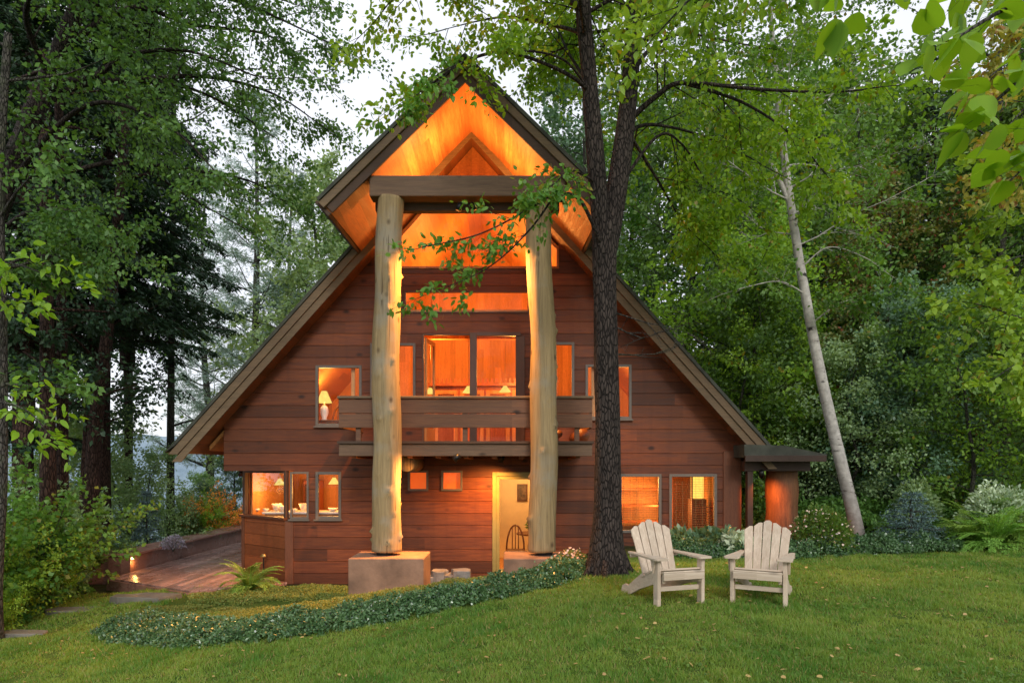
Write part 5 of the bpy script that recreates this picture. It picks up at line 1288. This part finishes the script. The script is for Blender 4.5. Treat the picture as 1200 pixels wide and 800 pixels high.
# ------------------------------------------------------------------ lights
def lamp(kind, loc, energy, col=(1, .42, .10), size=.1, rot=None, spot=None, name='lamp_light', blend=.5):
    l = bpy.data.lights.new(name, kind); l.energy = energy; l.color = col
    if kind in ('POINT', 'SPOT'): l.shadow_soft_size = size
    if kind == 'SPOT': l.spot_size = math.radians(spot); l.spot_blend = blend
    o = bpy.data.objects.new(name, l); o.location = loc; COL.objects.link(o)
    if rot is not None:
        o.rotation_euler = (Vector(rot)-Vector(loc)).to_track_quat('-Z', 'Y').to_euler()
    return o
# fixtures on the collar beam: small can lights, each with its lamp
def can(loc, tgt, energy, spot, label, col=(1, .40, .09)):
    loc = Vector(loc); d = (Vector(tgt)-loc).normalized(); mb = MB()
    mb.tube([loc-d*.16, loc-d*.02], [.05, .055], 14); o = mb.build('spotlight', M['steel'], smooth=True)
    tag(o, label, 'lamp', 'can spotlights of the gable'); lamp('SPOT', loc, energy, col, .04, tgt, spot, blend=.9)
for s, nm in ((-1, 'left'), (1, 'right')):
    can((AX+s*.22, 12.95, 5.22), (AX+s*.9, 12.9, 6.0), 330, 172, 'can spotlight on the collar beam, '+nm+' side, aimed up at the pine soffit')
    can((AX+s*.15, 12.24, 4.55), (AX+s*1.4, 12.24, 1.4), 3000, 70, 'can spotlight under the collar beam, '+nm+' side, aimed down between the posts')
can((AX-.25, 12.47, .08), (AX-1.4, 12.3, -1.0), 800, 110, 'can spotlight under the balcony aimed at the left post')
can((AX+.6, 13.7, .05), (AX+.1, 14.3, -2.0), 420, 140, 'can spotlight under the balcony aimed down the wall')
can((5.1, 13.95, -.25), (5.3, 14.4, -1.2), 120, 130, 'can spotlight under the porch roof aimed at its log column', (1, .25, .04))
WARM = (1, .47, .12)
lamp('POINT', (AX-.9, 16.3, 2.7), 140, (1, .37, .07), .2); lamp('POINT', (AX+.9, 16.3, 2.2), 110, (1, .37, .07), .2)
lamp('POINT', (AX, 16.8, 4.6), 210, (1, .36, .07), .25)
lamp('POINT', (AX-1.0, 15.2, 4.4), 50, (1, .36, .07), .2); lamp('POINT', (AX+1.0, 15.2, 4.4), 50, (1, .36, .07), .2)
lamp('POINT', (p2.x, 15.3, 1.75), 60, (1, .50, .14), .12); lamp('POINT', (AX-3.8, 17, 1.8), 60, WARM, .2)
lamp('POINT', (AX+3.6, 16.5, 1.9), 90, WARM, .2)
lamp('POINT', (kp1.x, 15.9, kp1.z-.12), 55, WARM, .1); lamp('POINT', (kp2.x, 15.7, kp2.z-.12), 40, WARM, .1); lamp('POINT', (-4.2, 17.2, -.4), 60, WARM, .2)
lamp('POINT', (.2, 16.4, -.3), 62, (1, .58, .22), .2)
lamp('POINT', (2.9, 15.8, -.4), 110, WARM, .2); lamp('POINT', (3.5, 16.4, -1.0), 50, WARM, .2)
lamp('POINT', (-8.7, 15.78, -2.25), 3, WARM, .03)
# the wet deck and bay are lit by a wall lamp round the corner of the bay
can((-6.25, 15.7, -.25), (-6.2, 14.3, -2.2), 200, 160, 'small wall spotlight at the left corner of the bay', (1, .45, .15))

# ------------------------------------------------------------------ sky, sun, camera
w = bpy.data.worlds.new('World'); SC.world = w; w.use_nodes = True; nt = w.node_tree; N = NT(nt); nt.nodes.clear()
EL, AZ = R_(30), R_(168)
sky = N.n('TexSky', None, sky_type='NISHITA'); sky.sun_disc = False; sky.sun_elevation = EL; sky.sun_rotation = AZ; sky.air_density = 1.0; sky.dust_density = 2.0; sky.altitude = 200
tc = N.n('TexCoord').outputs['Generated']
cl = N.mapr(N.noise(tc, 2.2, 5, .6), .3, .7, 6.2, 8.4)
grey = N.n('CombineXYZ', {0: cl, 1: N.math('MULTIPLY', cl, 1.02), 2: N.math('MULTIPLY', cl, 1.08)}).outputs[0]
col = N.mix(.86, sky.outputs[0], grey)
bg = N.n('Background', {'Color': col, 'Strength': .15}); wo = N.n('OutputWorld'); nt.links.new(bg.outputs[0], wo.inputs[0])
sd = bpy.data.lights.new('sun', 'SUN'); sd.energy = 1.7; sd.angle = R_(14); sd.color = (1, .97, .92); so = bpy.data.objects.new('sun', sd); COL.objects.link(so)
# sun from behind-left of the camera
dv = Vector((math.sin(AZ)*math.cos(EL), math.cos(AZ)*math.cos(EL), math.sin(EL)))
so.rotation_euler = dv.to_track_quat('Z', 'Y').to_euler()
cam = bpy.data.cameras.new('camera'); co = bpy.data.objects.new('camera', cam); COL.objects.link(co); SC.camera = co
cam.lens = 24; cam.sensor_width = 36; cam.shift_y = 145/1200; cam.clip_end = 3000; cam.clip_start = .05
co.location = (0, 0, 0); co.rotation_euler = (math.pi/2, 0, 0)
SC.view_settings.view_transform = 'Standard'; SC.view_settings.look = 'None'; SC.view_settings.exposure = 0; SC.view_settings.gamma = 1
SC.render.engine = 'CYCLES'; SC.cycles.use_denoising = True; SC.cycles.max_bounces = 6; SC.cycles.transparent_max_bounces = 8
SC.cycles.diffuse_bounces = 3; SC.cycles.sample_clamp_indirect = 4
